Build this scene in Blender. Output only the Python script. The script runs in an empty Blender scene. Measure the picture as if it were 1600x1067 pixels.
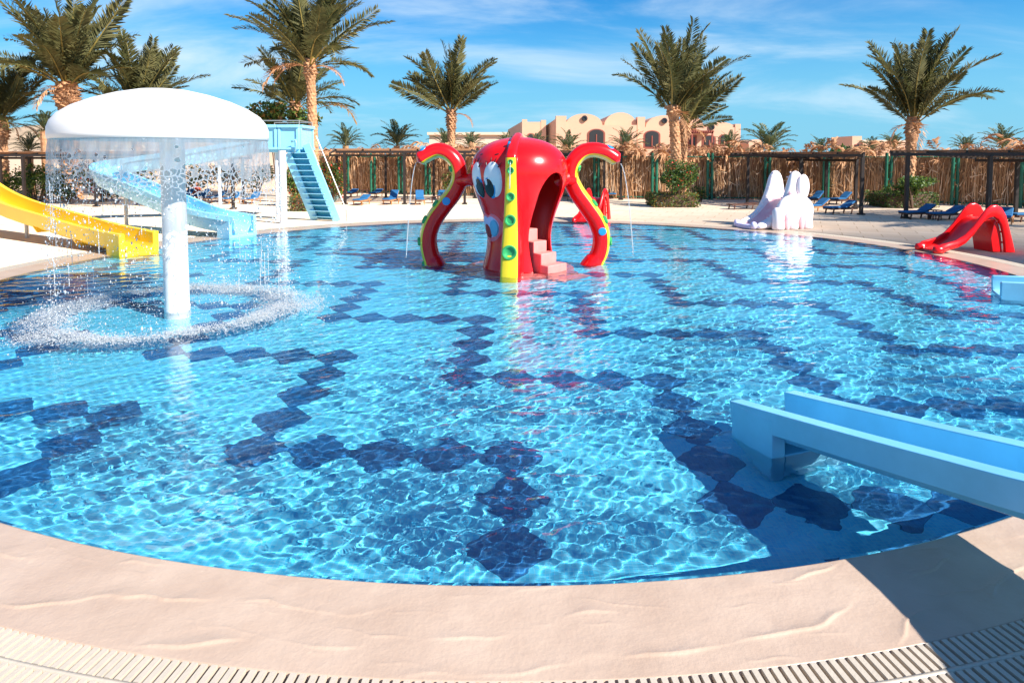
import bpy, bmesh, math, random
import numpy as np
from mathutils import Vector, Matrix, Euler
from mathutils import noise as mnoise

R = math.radians
sc = bpy.context.scene
C = sc.collection
rnd = random.Random(7)

# ------------------------------------------------------------------ camera
FPX, HORIZ, PITCH, CAMH = 1030.0, 244.0, 0.06, 2.0
YP = HORIZ + FPX * math.tan(PITCH)
cd = bpy.data.cameras.new('camera'); co = bpy.data.objects.new('camera', cd); C.objects.link(co)
co.location = (0, 0, CAMH); co.rotation_euler = (math.pi / 2 - PITCH, 0, 0)
cd.sensor_width = 36; cd.lens = FPX / 1600 * 36; cd.shift_y = -(533.5 - YP) / 1600
cd.clip_start = 0.05; cd.clip_end = 3000
sc.camera = co

# ------------------------------------------------------------------ sun, sky, exposure
SUN_EL, SUN_H = R(37.5), Vector((0.83, -0.56)).normalized()
TO_SUN = Vector((SUN_H.x * math.cos(SUN_EL), SUN_H.y * math.cos(SUN_EL), math.sin(SUN_EL)))
w = bpy.data.worlds.new('World'); sc.world = w; w.use_nodes = True
nt = w.node_tree; bg = nt.nodes['Background']
def N(t, kind, **kw):
    n = t.nodes.new(kind)
    for k, v in kw.items(): setattr(n, k, v)
    return n
sky = N(nt, 'ShaderNodeTexSky', sky_type='NISHITA', sun_disc=False)
sky.sun_elevation = SUN_EL; sky.sun_rotation = math.atan2(SUN_H.x, SUN_H.y)
sky.altitude = 600; sky.air_density = 1.0; sky.dust_density = 0.15; sky.ozone_density = 3.0
hs = N(nt, 'ShaderNodeHueSaturation'); hs.inputs['Saturation'].default_value = 1.4; hs.inputs['Hue'].default_value = 0.49
mul = N(nt, 'ShaderNodeMix', data_type='RGBA', blend_type='MULTIPLY'); mul.inputs[0].default_value = 1
mul.inputs[7].default_value = (0.30, 0.90, 1.2, 1)
tc = N(nt, 'ShaderNodeTexCoord'); sep = N(nt, 'ShaderNodeSeparateXYZ')
nt.links.new(tc.outputs['Generated'], sep.inputs[0])
addz = N(nt, 'ShaderNodeMath', operation='ADD'); addz.inputs[1].default_value = 0.22
nt.links.new(sep.outputs[2], addz.inputs[0])
mx = N(nt, 'ShaderNodeMath', operation='MAXIMUM'); mx.inputs[1].default_value = 0.1
nt.links.new(addz.outputs[0], mx.inputs[0])
dx = N(nt, 'ShaderNodeMath', operation='DIVIDE'); dy = N(nt, 'ShaderNodeMath', operation='DIVIDE')
nt.links.new(sep.outputs[0], dx.inputs[0]); nt.links.new(mx.outputs[0], dx.inputs[1])
nt.links.new(sep.outputs[1], dy.inputs[0]); nt.links.new(mx.outputs[0], dy.inputs[1])
comb = N(nt, 'ShaderNodeCombineXYZ'); nt.links.new(dx.outputs[0], comb.inputs[0]); nt.links.new(dy.outputs[0], comb.inputs[1])
mp = N(nt, 'ShaderNodeMapping'); mp.inputs['Rotation'].default_value = (0, 0, R(18)); mp.inputs['Scale'].default_value = (0.8, 1.5, 1); mp.inputs['Location'].default_value = (0.35, 0.2, 0)
nt.links.new(comb.outputs[0], mp.inputs[0])
cn = N(nt, 'ShaderNodeTexNoise'); cn.inputs['Scale'].default_value = 0.95; cn.inputs['Detail'].default_value = 9; cn.inputs['Roughness'].default_value = 0.58; cn.inputs['Distortion'].default_value = 0.5
nt.links.new(mp.outputs[0], cn.inputs[0])
cr = N(nt, 'ShaderNodeMapRange', interpolation_type='SMOOTHSTEP'); cr.inputs[1].default_value = 0.42; cr.inputs[2].default_value = 0.78; cr.inputs[4].default_value = 0.8
nt.links.new(cn.outputs[0], cr.inputs[0])
cm = N(nt, 'ShaderNodeMix', data_type='RGBA'); cm.inputs[7].default_value = (6.2, 7.4, 8.2, 1)
nt.links.new(sky.outputs[0], hs.inputs['Color']); nt.links.new(hs.outputs[0], mul.inputs[6])
hz = N(nt, 'ShaderNodeMapRange', interpolation_type='SMOOTHERSTEP'); hz.inputs[1].default_value = -0.02; hz.inputs[2].default_value = 0.30; hz.inputs[3].default_value = 0.9; hz.inputs[4].default_value = 0.0
nt.links.new(sep.outputs[2], hz.inputs[0])
hm = N(nt, 'ShaderNodeMix', data_type='RGBA'); hm.inputs[7].default_value = (2.0, 4.8, 6.7, 1)
nt.links.new(hz.outputs[0], hm.inputs[0]); nt.links.new(mul.outputs[2], hm.inputs[6]); nt.links.new(hm.outputs[2], cm.inputs[6]); nt.links.new(cr.outputs[0], cm.inputs[0])
nt.links.new(cm.outputs[2], bg.inputs[0]); bg.inputs[1].default_value = 0.07
sl = bpy.data.lights.new('sun', 'SUN'); sl.energy = 5; sl.angle = R(0.5); sl.color = (1, 0.95, 0.87)
sl.cycles.is_caustics_light = True
so = bpy.data.objects.new('sun', sl); C.objects.link(so); so.rotation_euler = TO_SUN.to_track_quat('Z', 'Y').to_euler(); so.location = (20, -10, 20)
vs = sc.view_settings; vs.view_transform = 'Standard'; vs.look = 'None'; vs.gamma = 1; vs.use_curve_mapping = False; vs.exposure = 0.95
sc.cycles.use_denoising = True
sc.cycles.caustics_reflective = False; sc.cycles.caustics_refractive = True
sc.cycles.max_bounces = 10; sc.cycles.transparent_max_bounces = 24; sc.cycles.sample_clamp_indirect = 8

# ------------------------------------------------------------------ measuring helpers (photo pixel -> point in the place)
def ray(px, py):
    x, y = px - 800, py - YP
    c, s = math.cos(PITCH), math.sin(PITCH)
    return Vector((x, FPX * c - y * s, -FPX * s - y * c))
def G(px, py, z=0.0):
    d = ray(px, py); return Vector((0, 0, CAMH)) + d * ((z - CAMH) / d.z)
def A(px, py, Y):
    d = ray(px, py); return Vector((0, 0, CAMH)) + d * (Y / d.y)

# ------------------------------------------------------------------ materials
MATS = {}
def mat(name, col, rough=0.6, spec=0.5, coat=0.0, var=0.0, vscale=4.0, bump=0.0, bscale=40.0, col2=None, metal=0.0, transl=0.0):
    if name in MATS: return MATS[name]
    m = bpy.data.materials.new(name); m.use_nodes = True; t = m.node_tree; b = t.nodes['Principled BSDF']
    b.inputs['Base Color'].default_value = (*col, 1); b.inputs['Roughness'].default_value = rough
    b.inputs['Specular IOR Level'].default_value = spec; b.inputs['Coat Weight'].default_value = coat; b.inputs['Metallic'].default_value = metal
    b.inputs['Coat Roughness'].default_value = 0.08
    if var or col2:
        n = N(t, 'ShaderNodeTexNoise'); n.inputs['Scale'].default_value = vscale; n.inputs['Detail'].default_value = 6; n.inputs['Roughness'].default_value = 0.6
        g = N(t, 'ShaderNodeNewGeometry'); t.links.new(g.outputs['Position'], n.inputs['Vector'])
        r_ = N(t, 'ShaderNodeMapRange'); r_.inputs[1].default_value = 0.3; r_.inputs[2].default_value = 0.7
        t.links.new(n.outputs[0], r_.inputs[0])
        mx_ = N(t, 'ShaderNodeMix', data_type='RGBA')
        c2 = col2 or tuple(min(1, c * (1 + var)) for c in col); c1 = col if col2 else tuple(c * (1 - var) for c in col)
        mx_.inputs[6].default_value = (*c1, 1); mx_.inputs[7].default_value = (*c2, 1)
        t.links.new(r_.outputs[0], mx_.inputs[0]); t.links.new(mx_.outputs[2], b.inputs['Base Color'])
    if bump:
        n2 = N(t, 'ShaderNodeTexNoise'); n2.inputs['Scale'].default_value = bscale; n2.inputs['Detail'].default_value = 5
        g2 = N(t, 'ShaderNodeNewGeometry'); t.links.new(g2.outputs['Position'], n2.inputs['Vector'])
        bp = N(t, 'ShaderNodeBump'); bp.inputs['Strength'].default_value = bump; bp.inputs['Distance'].default_value = 0.02
        t.links.new(n2.outputs[0], bp.inputs['Height']); t.links.new(bp.outputs[0], b.inputs['Normal'])
    if transl:
        tr = N(t, 'ShaderNodeBsdfTranslucent'); tr.inputs[0].default_value = (*[min(1, c * 1.6) for c in col], 1)
        ms = N(t, 'ShaderNodeMixShader'); ms.inputs[0].default_value = transl
        o = [k for k in t.nodes if k.type == 'OUTPUT_MATERIAL'][0]
        t.links.new(b.outputs[0], ms.inputs[1]); t.links.new(tr.outputs[0], ms.inputs[2]); t.links.new(ms.outputs[0], o.inputs[0])
    MATS[name] = m; return m

M_red = mat('red_gelcoat', (0.78, 0.006, 0.008), 0.25, 0.4, 0.25, var=0.06, vscale=2, bump=0.08, bscale=9)
M_yel = mat('yellow_gelcoat', (0.82, 0.60, 0.012), 0.3, 0.5, 0.3, var=0.05, vscale=3, bump=0.06, bscale=8)
M_slideyel = mat('slide_yellow', (0.90, 0.60, 0.03), 0.38, 0.4, 0.1, var=0.05, vscale=1.5)
M_grn = mat('green_paint', (0.04, 0.36, 0.11), 0.35, var=0.25, vscale=14)
M_blue = mat('blue_paint', (0.02, 0.28, 0.62), 0.35)
M_lav = mat('lavender_paint', (0.52, 0.52, 0.80), 0.4)
M_mouthblue = mat('mid_blue_paint', (0.13, 0.42, 0.66), 0.4)
M_pinkp = mat('pink_paint', (0.85, 0.16, 0.22), 0.4)
M_black = mat('black_paint', (0.012, 0.012, 0.014), 0.25)
M_white = mat('white_gelcoat', (0.82, 0.82, 0.81), 0.35, 0.4, 0.1, var=0.03, vscale=2)
M_dome = mat('white_dome', (0.82, 0.80, 0.77), 0.45, var=0.03, vscale=1.2)
M_eye = mat('eye_white', (0.74, 0.80, 0.84), 0.3)
M_dred = mat('dark_red_paint', (0.30, 0.012, 0.016), 0.4)
M_innerred = mat('inner_red', (0.62, 0.015, 0.012), 0.4)
M_step = mat('pale_pink_step', (0.74, 0.25, 0.22), 0.5, var=0.12, vscale=6)
M_lblue = mat('pale_blue_gelcoat', (0.27, 0.62, 0.80), 0.34, 0.45, 0.2, var=0.09, vscale=2.4)
M_fblue = mat('sky_blue_gelcoat', (0.20, 0.58, 0.80), 0.34, 0.45, 0.15, var=0.10, vscale=2.2, bump=0.03, bscale=60)
M_teal = mat('teal_blue_step', (0.05, 0.36, 0.50), 0.45)
M_pw = mat('pink_white_gelcoat', (0.86, 0.74, 0.75), 0.4, 0.4, 0.1, col2=(0.84, 0.79, 0.80), vscale=2.5)
M_pk = mat('faded_pink_paint', (0.82, 0.36, 0.40), 0.45, col2=(0.85, 0.55, 0.57), vscale=5)
M_lil = mat('faded_lilac_paint', (0.62, 0.58, 0.80), 0.45)
M_post = mat('grey_white_post', (0.66, 0.68, 0.70), 0.4, var=0.08)
M_steel = mat('galvanised_steel', (0.42, 0.40, 0.37), 0.4, metal=0.6)
M_dark = mat('dark_brown_steel', (0.022, 0.014, 0.011), 0.5, var=0.3)
M_green = mat('green_post_paint', (0.012, 0.13, 0.075), 0.45, var=0.25, vscale=5)
M_wood = mat('oiled_wood', (0.42, 0.19, 0.07), 0.6, var=0.2, vscale=6)
M_dwood = mat('dark_lounger_frame', (0.10, 0.04, 0.025), 0.6, var=0.2)
M_mat = mat('blue_mattress', (0.012, 0.125, 0.30), 0.8, var=0.12, vscale=5, bump=0.2, bscale=30)
M_batten = mat('weathered_batten', (0.34, 0.17, 0.085), 0.8, var=0.25, vscale=4)
M_leaf = mat('palm_leaf', (0.075, 0.085, 0.03), 0.55, 0.15, col2=(0.19, 0.165, 0.065), vscale=0.9, transl=0.25)
M_leaf2 = mat('palm_leaf_small', (0.06, 0.095, 0.04), 0.5, 0.4, col2=(0.13, 0.14, 0.06), vscale=0.7, transl=0.25)
M_rach = mat('palm_rachis', (0.30, 0.23, 0.055), 0.6, var=0.2)
M_dry = mat('dry_palm_leaf', (0.36, 0.16, 0.065), 0.8, col2=(0.66, 0.38, 0.20), vscale=1.5, transl=0.15)
M_trunk = mat('palm_trunk', (0.30, 0.12, 0.05), 0.85, col2=(0.62, 0.35, 0.18), vscale=7, bump=0.6, bscale=22)
M_reed = [mat('reed_tan', (0.56, 0.31, 0.15), 0.8, var=0.25, vscale=3), mat('reed_brown', (0.34, 0.165, 0.075), 0.85, var=0.3, vscale=3), mat('reed_pale', (0.70, 0.48, 0.31), 0.8, var=0.2, vscale=3)]
M_reedback = mat('reed_mat', (0.30, 0.15, 0.07), 0.9, var=0.4, vscale=8)
M_bush = [mat('bush_leaf', (0.035, 0.085, 0.018), 0.5, transl=0.25), mat('bush_leaf_light', (0.12, 0.19, 0.03), 0.5, transl=0.3), mat('bush_leaf_orange', (0.33, 0.17, 0.035), 0.5, transl=0.25), mat('flower_red', (0.62, 0.06, 0.03), 0.6, transl=0.2)]
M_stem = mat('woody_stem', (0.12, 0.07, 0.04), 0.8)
M_wall = mat('peach_render', (0.72, 0.42, 0.28), 0.85, var=0.05, vscale=0.6)
M_wallp = mat('cream_render', (0.75, 0.56, 0.42), 0.85, var=0.05, vscale=0.6)
M_win = mat('dark_window_glass', (0.04, 0.035, 0.035), 0.15)
M_frame = mat('red_brown_joinery', (0.28, 0.07, 0.045), 0.6)
M_terra = mat('terracotta', (0.55, 0.25, 0.13), 0.8, var=0.15)
M_skin = mat('skin', (0.45, 0.22, 0.14), 0.6)
M_shirt = mat('orange_shirt', (0.75, 0.10, 0.03), 0.8)
M_hair = mat('dark_hair', (0.02, 0.014, 0.01), 0.7)
M_grate = mat('grate_plastic', (0.52, 0.445, 0.355), 0.5, var=0.05, vscale=12, bump=0.1, bscale=80)
M_channel = mat('grate_channel', (0.52, 0.25, 0.10), 0.8, var=0.2)
M_sand = mat('sand', (0.52, 0.37, 0.24), 0.95, var=0.15, vscale=0.6)
M_hill = mat('dry_hill', (0.42, 0.30, 0.19), 0.95, var=0.25, vscale=0.25)
M_agave = mat('agave_leaf', (0.20, 0.30, 0.30), 0.6)
M_wallt = mat('blue_wall_mosaic', (0.02, 0.15, 0.32), 0.4, var=0.2, vscale=8)

def principled(m): return m.node_tree.nodes['Principled BSDF']
# pool floor: light aqua glass mosaic, small chips with pale joints
def mosaic(name, c1, c2, joint, rough=0.35):
    m = mat(name, c1, rough); t = m.node_tree; b = principled(m)
    g = N(t, 'ShaderNodeNewGeometry'); v = N(t, 'ShaderNodeTexVoronoi', distance='CHEBYCHEV'); v.inputs['Scale'].default_value = 38; v.inputs['Randomness'].default_value = 0.0
    t.links.new(g.outputs['Position'], v.inputs['Vector'])
    wn = N(t, 'ShaderNodeTexWhiteNoise'); t.links.new(v.outputs['Position'], wn.inputs[0])
    mxc = N(t, 'ShaderNodeMix', data_type='RGBA'); mxc.inputs[6].default_value = (*c1, 1); mxc.inputs[7].default_value = (*c2, 1)
    t.links.new(wn.outputs[0], mxc.inputs[0])
    jt = N(t, 'ShaderNodeMapRange'); jt.inputs[1].default_value = 0.42; jt.inputs[2].default_value = 0.47; t.links.new(v.outputs['Distance'], jt.inputs[0])
    mxj = N(t, 'ShaderNodeMix', data_type='RGBA'); mxj.inputs[7].default_value = (*joint, 1); t.links.new(mxc.outputs[2], mxj.inputs[6]); t.links.new(jt.outputs[0], mxj.inputs[0])
    t.links.new(mxj.outputs[2], b.inputs['Base Color']); return m
M_floor = mosaic('aqua_mosaic', (0.055, 0.56, 0.87), (0.13, 0.70, 0.94), (0.22, 0.66, 0.88))
M_tile = mosaic('dark_blue_mosaic', (0.003, 0.065, 0.23), (0.010, 0.13, 0.36), (0.04, 0.17, 0.34), 0.3)

# stone of coping and deck
M_coping = mat('pink_beige_stone', (0.45, 0.32, 0.235), 0.35, col2=(0.55, 0.41, 0.31), vscale=2.6, bump=0.12, bscale=55)
M_deck = mat('cream_paving', (0.66, 0.50, 0.36), 0.8, col2=(0.74, 0.585, 0.44), vscale=0.9, bump=0.15, bscale=20)

t = M_deck.node_tree; b = principled(M_deck); g = N(t, 'ShaderNodeNewGeometry'); bk = N(t, 'ShaderNodeTexBrick'); bk.inputs['Scale'].default_value = 1.0; bk.inputs['Brick Width'].default_value = 0.9; bk.inputs['Row Height'].default_value = 0.6; bk.inputs['Mortar Size'].default_value = 0.012
bk.inputs['Color1'].default_value = (1, 1, 1, 1); bk.inputs['Color2'].default_value = (0.93, 0.92, 0.90, 1); bk.inputs['Mortar'].default_value = (0.66, 0.58, 0.5, 1)
mpd = N(t, 'ShaderNodeMapping'); mpd.inputs['Rotation'].default_value = (0, 0, R(24)); t.links.new(g.outputs['Position'], mpd.inputs[0]); t.links.new(mpd.outputs[0], bk.inputs['Vector'])
src = b.inputs['Base Color'].links[0].from_socket; mm = N(t, 'ShaderNodeMix', data_type='RGBA', blend_type='MULTIPLY'); mm.inputs[0].default_value = 1
t.links.new(src, mm.inputs[6]); t.links.new(bk.outputs['Color'], mm.inputs[7]); t.links.new(mm.outputs[2], b.inputs['Base Color'])
# water
M_water = bpy.data.materials.new('water'); M_water.use_nodes = True; t = M_water.node_tree; t.nodes.clear()
gl = N(t, 'ShaderNodeBsdfGlass'); gl.inputs['IOR'].default_value = 1.33; gl.inputs['Roughness'].default_value = 0.0
out = N(t, 'ShaderNodeOutputMaterial'); t.links.new(gl.outputs[0], out.inputs[0])
# aerated falling water: part see-through, part scattering
def aerated(name, clear, col):
    m = bpy.data.materials.new(name); m.use_nodes = True; t = m.node_tree; t.nodes.clear()
    tr = N(t, 'ShaderNodeBsdfTransparent'); df = N(t, 'ShaderNodeBsdfDiffuse'); df.inputs[0].default_value = (*col, 1)
    tl = N(t, 'ShaderNodeBsdfTranslucent'); tl.inputs[0].default_value = (*col, 1)
    gs = N(t, 'ShaderNodeBsdfGlossy'); gs.inputs['Roughness'].default_value = 0.12
    m1 = N(t, 'ShaderNodeMixShader'); m1.inputs[0].default_value = 0.5; t.links.new(df.outputs[0], m1.inputs[1]); t.links.new(tl.outputs[0], m1.inputs[2])
    m2 = N(t, 'ShaderNodeMixShader'); m2.inputs[0].default_value = 0.16; t.links.new(m1.outputs[0], m2.inputs[1]); t.links.new(gs.outputs[0], m2.inputs[2])
    m3 = N(t, 'ShaderNodeMixShader'); m3.inputs[0].default_value = clear; t.links.new(m2.outputs[0], m3.inputs[1]); t.links.new(tr.outputs[0], m3.inputs[2])
    if name == 'water_sheet':
        g = N(t, 'ShaderNodeNewGeometry'); mpp = N(t, 'ShaderNodeMapping'); mpp.inputs['Scale'].default_value = (9, 9, 1.6)
        nz = N(t, 'ShaderNodeTexNoise'); nz.inputs['Scale'].default_value = 2.2; nz.inputs['Detail'].default_value = 5
        t.links.new(g.outputs['Position'], mpp.inputs[0]); t.links.new(mpp.outputs[0], nz.inputs['Vector'])
        rr = N(t, 'ShaderNodeMapRange'); rr.inputs[1].default_value = 0.3; rr.inputs[2].default_value = 0.7; rr.inputs[3].default_value = clear - 0.1; rr.inputs[4].default_value = clear + 0.12
        t.links.new(nz.outputs[0], rr.inputs[0]); t.links.new(rr.outputs[0], m3.inputs[0])
        bp = N(t, 'ShaderNodeBump'); bp.inputs['Strength'].default_value = 0.5; bp.inputs['Distance'].default_value = 0.02; t.links.new(nz.outputs[0], bp.inputs['Height'])
        for q in (df, gs): t.links.new(bp.outputs[0], q.inputs['Normal'])
    o = N(t, 'ShaderNodeOutputMaterial'); t.links.new(m3.outputs[0], o.inputs[0]); return m
M_sheet = aerated('water_sheet', 0.42, (0.50, 0.55, 0.60))
M_drop = aerated('water_spray', 0.15, (0.96, 0.97, 0.98))
M_rim = aerated('water_strand', 0.3, (0.66, 0.72, 0.77))
M_jet = aerated('water_jet', 0.3, (0.8, 0.85, 0.9))

# ------------------------------------------------------------------ object helpers
def link(o, parent=None):
    C.objects.link(o)
    if parent: o.parent = parent
    return o
def tag(o, label=None, cat=None, group=None, kind=None):
    if label: o['label'] = label
    if cat: o['category'] = cat
    if group: o['group'] = group
    if kind: o['kind'] = kind
    return o
def thing(name, label, cat, loc=(0, 0, 0), rz=0, group=None):
    o = bpy.data.objects.new(name, None); o.empty_display_size = 0.2; link(o); o.location = loc; o.rotation_euler = (0, 0, rz)
    return tag(o, label, cat, group)
class MB:
    def __init__(s): s.v = []; s.f = []; s.m = []
    def add(s, vs, fs, mi=0):
        k = len(s.v); s.v += [tuple(p) for p in vs]
        for q in fs: s.f.append(tuple(i + k for i in q)); s.m.append(mi)
        return s
    def box(s, c, d, mi=0, rot=None):
        P = [Vector((x * d[0] / 2, y * d[1] / 2, z * d[2] / 2)) for x in (-1, 1) for y in (-1, 1) for z in (-1, 1)]
        if rot is not None: P = [rot @ p for p in P]
        P = [p + Vector(c) for p in P]
        return s.add(P, [(0, 1, 3, 2), (4, 6, 7, 5), (0, 4, 5, 1), (2, 3, 7, 6), (0, 2, 6, 4), (1, 5, 7, 3)], mi)
    def bar(s, a, b, wd, ht, mi=0, up=(0, 0, 1)):
        a, b = Vector(a), Vector(b); d = (b - a); L = d.length; d.normalize(); up = Vector(up)
        if abs(d.dot(up)) > 0.98: up = Vector((0, 1, 0))
        x = d.cross(up).normalized(); z = x.cross(d).normalized()
        return s.box((a + b) / 2, (L, wd, ht), mi, Matrix((d, x, z)).transposed())
    def tube(s, pts, r, n=8, mi=0, caps=True):
        pts = [Vector(p) for p in pts]; m = len(pts); rr = r if hasattr(r, '__len__') else [r] * m
        vs = []; up = None
        for i, p in enumerate(pts):
            d = (pts[min(i + 1, m - 1)] - pts[max(i - 1, 0)]).normalized()
            if up is None: up = Vector((0, 0, 1)) if abs(d.z) < 0.9 else Vector((1, 0, 0))
            x = d.cross(up).normalized(); up = x.cross(d).normalized()
            for k in range(n):
                a = 2 * math.pi * k / n; vs.append(p + (x * math.cos(a) + up * math.sin(a)) * rr[i])
        fs = [(i * n + k, i * n + (k + 1) % n, (i + 1) * n + (k + 1) % n, (i + 1) * n + k) for i in range(m - 1) for k in range(n)]
        if caps: fs += [tuple(range(n))[::-1], tuple((m - 1) * n + k for k in range(n))]
        return s.add(vs, fs, mi)
    def lathe(s, prof, n=24, c=(0, 0, 0), mi=0, sx=1, sy=1, rot=None):
        vs = []; m = len(prof); c = Vector(c)
        for r_, z in prof:
            for k in range(n):
                a = 2 * math.pi * k / n; p = Vector((r_ * math.cos(a) * sx, r_ * math.sin(a) * sy, z))
                vs.append((rot @ p if rot is not None else p) + c)
        fs = [(i * n + k, i * n + (k + 1) % n, (i + 1) * n + (k + 1) % n, (i + 1) * n + k) for i in range(m - 1) for k in range(n)]
        fs += [tuple(range(n))[::-1], tuple((m - 1) * n + k for k in range(n))]
        return s.add(vs, fs, mi)
    def prism(s, poly, d, mi=0):
        """closed polygon (3D points) extruded by vector d"""
        n = len(poly); d = Vector(d); P = [Vector(p) for p in poly]
        return s.add(P + [p + d for p in P], [tuple(range(n))[::-1], tuple(range(n, 2 * n))] + [(i, (i + 1) % n, n + (i + 1) % n, n + i) for i in range(n)], mi)
    def sweep(s, sec, frames, mi=0):
        """closed section (u,v) swept over frames (origin, across, up)"""
        n = len(sec); vs = []
        for o, x, z in frames:
            for u, v_ in sec: vs.append(Vector(o) + Vector(x) * u + Vector(z) * v_)
        m = len(frames)
        fs = [(i * n + k, (i + 1) * n + k, (i + 1) * n + (k + 1) % n, i * n + (k + 1) % n) for i in range(m - 1) for k in range(n)]
        fs += [tuple(range(n)), tuple((m - 1) * n + k for k in range(n))[::-1]]
        return s.add(vs, fs, mi)
    def mesh(s, name, mats, smooth=None):
        me = bpy.data.meshes.new(name); me.from_pydata(s.v, [], s.f)
        for m in (mats if isinstance(mats, (list, tuple)) else [mats]): me.materials.append(m)
        if any(s.m): me.polygons.foreach_set('material_index', s.m)
        bm = bmesh.new(); bm.from_mesh(me); bmesh.ops.recalc_face_normals(bm, faces=bm.faces); bm.to_mesh(me); bm.free()
        if smooth == 'all': me.shade_smooth()
        elif smooth: me.shade_smooth(); me.set_sharp_from_angle(angle=R(smooth))
        me.update(); return me
    def build(s, name, mats, parent=None, smooth=None, bevel=0, label=None):
        o = bpy.data.objects.new(name, s.mesh(name, mats, smooth)); link(o, parent)
        if bevel:
            bv = o.modifiers.new('bevel', 'BEVEL'); bv.width = bevel; bv.segments = 2; bv.limit_method = 'ANGLE'; bv.angle_limit = R(40)
            o.data.shade_smooth(); o.data.set_sharp_from_angle(angle=R(50))
        if label: o['label'] = label
        return o
def np_mesh(name, V, F, mats, mi=None, smooth=False):
    V = np.asarray(V, np.float32); F = np.asarray(F, np.int32); me = bpy.data.meshes.new(name)
    me.vertices.add(len(V)); me.vertices.foreach_set('co', V.ravel()); k = F.shape[1]
    me.loops.add(F.size); me.loops.foreach_set('vertex_index', F.ravel())
    me.polygons.add(len(F)); me.polygons.foreach_set('loop_start', np.arange(0, F.size, k, dtype=np.int32))
    for m in (mats if isinstance(mats, (list, tuple)) else [mats]): me.materials.append(m)
    if mi is not None: me.polygons.foreach_set('material_index', np.asarray(mi, np.int32))
    me.update(calc_edges=True); me.validate()
    if smooth: me.shade_smooth()
    return me
def np_obj(name, V, F, mats, parent=None, mi=None, smooth=False):
    return link(bpy.data.objects.new(name, np_mesh(name, V, F, mats, mi, smooth)), parent)
def wet(o): o.cycles.is_caustics_receiver = True; return o
def copy_tree(o, parent=None):
    c = o.copy(); C.objects.link(c); c.parent = parent
    for ch in list(o.children): copy_tree(ch, c)
    return c

# ------------------------------------------------------------------ pool outline (round pool, slightly irregular)
PC = np.array([0.0, 11.2])
FC = [8.5204, 0.0527, 0.5294, -0.0993, 0.1609, 0.0439, 0.0927, 0.0332, 0.0929]
def rim(th):
    r_ = np.full_like(th, FC[0])
    for k in range(1, 5): r_ = r_ + FC[2 * k - 1] * np.cos(k * th) + FC[2 * k] * np.sin(k * th)
    return r_
COPW, GRW, DEPTH = 0.57, 0.30, 0.36
def ring_pts(off, z, th):
    r_ = rim(th) + off; return np.stack([PC[0] + r_ * np.cos(th), PC[1] + r_ * np.sin(th), np.full_like(th, z)], 1)
def ring_mesh(name, rows, n, mats, parent=None, smooth=True, mi=None):
    th = np.linspace(0, 2 * np.pi, n, endpoint=False)
    V = np.concatenate([ring_pts(o_, z_, th) for o_, z_ in rows]); k = np.arange(n); k2 = (k + 1) % n
    F = np.concatenate([np.stack([i * n + k, i * n + k2, (i + 1) * n + k2, (i + 1) * n + k], 1) for i in range(len(rows) - 1)])
    return np_obj(name, V, F, mats, parent, None, smooth)

# deck: from grate to beyond the fence ; sand beyond it
th = np.linspace(0, 2 * np.pi, 360, endpoint=False)
inner = ring_pts(COPW + GRW, 0.0, th); far = np.stack([PC[0] + 1500 * np.cos(th), PC[1] + 1500 * np.sin(th), np.full_like(th, -0.02)], 1)
mid = np.stack([1.0 + 29.5 * np.cos(th), 11 + 29.5 * np.sin(th), np.zeros_like(th)], 1)
k = np.arange(360); k2 = (k + 1) % 360
low = inner.copy(); low[:, 2] = -0.2
o = np_obj('pool_deck', np.concatenate([low, inner, mid]), np.concatenate([np.stack([k, k2, 360 + k2, 360 + k], 1), np.stack([360 + k, 360 + k2, 720 + k2, 720 + k], 1)]), M_deck); tag(o, kind='structure')
mid2 = mid.copy(); mid2[:, 2] = -0.012; mid2[:, :2] = (mid2[:, :2] - [1, 11]) * 0.99 + [1, 11]
o = np_obj('sand', np.concatenate([mid2, far]), np.stack([k, k2, 360 + k2, 360 + k], 1), M_sand); tag(o, kind='structure')

COP_Z = -0.012
o = ring_mesh('pool_wall', [(0, -DEPTH - 0.02), (0, -0.06)], 360, M_wallt); tag(o, kind='structure'); wet(o)
o = ring_mesh('drain_channel', [(COPW - 0.01, -0.08), (COPW + GRW + 0.01, -0.08)], 360, M_channel); tag(o, kind='structure')
rF = np.concatenate([[[PC[0], PC[1], -DEPTH]], ring_pts(0.05, -DEPTH, th)])
pool_floor = np_obj('pool_floor', rF, np.stack([np.zeros(360, int), 1 + k, 1 + k2], 1), M_floor); tag(pool_floor, kind='structure'); wet(pool_floor)

# dark blue tiles laid corner to corner in stepped lines
la, lb, lo = np.array([.470, -.0265]), np.array([.006, .5335]), np.array([-1.885, 4.725])
cells = set()
for p in range(-9, 10):
    for q in range(-9, 10):
        for s_ in range(5):
            cells.add((4 * p + 3 * q + s_, -4 * p + 3 * q)); cells.add((4 * p + 3 * q, -4 * p + 3 * q + s_))
tm = MB()
oct_ = [(.497, -.065), (.497, .065), (.065, .497), (-.065, .497), (-.497, .065), (-.497, -.065), (-.065, -.497), (.065, -.497)]
top = [(*(la * u_ * .99 + lb * v_ * .99), 0.006) for u_, v_ in oct_]; base = [(*(la * u_ + lb * v_), 0.0) for u_, v_ in oct_]
tm.add(top + base, [tuple(range(8))] + [(k_, 8 + k_, 8 + (k_ + 1) % 8, (k_ + 1) % 8) for k_ in range(8)])
tile_me = tm.mesh('tile', M_tile); ntile = 0
for i, j in sorted(cells):
    c = lo + i * la + j * lb; d = c - PC
    if np.hypot(*d) < rim(np.array([math.atan2(d[1], d[0])]))[0] - 0.12:
        o = link(bpy.data.objects.new('tile', tile_me), pool_floor); o.location = (c[0], c[1], -DEPTH + 0.0005); wet(o); ntile += 1

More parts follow.
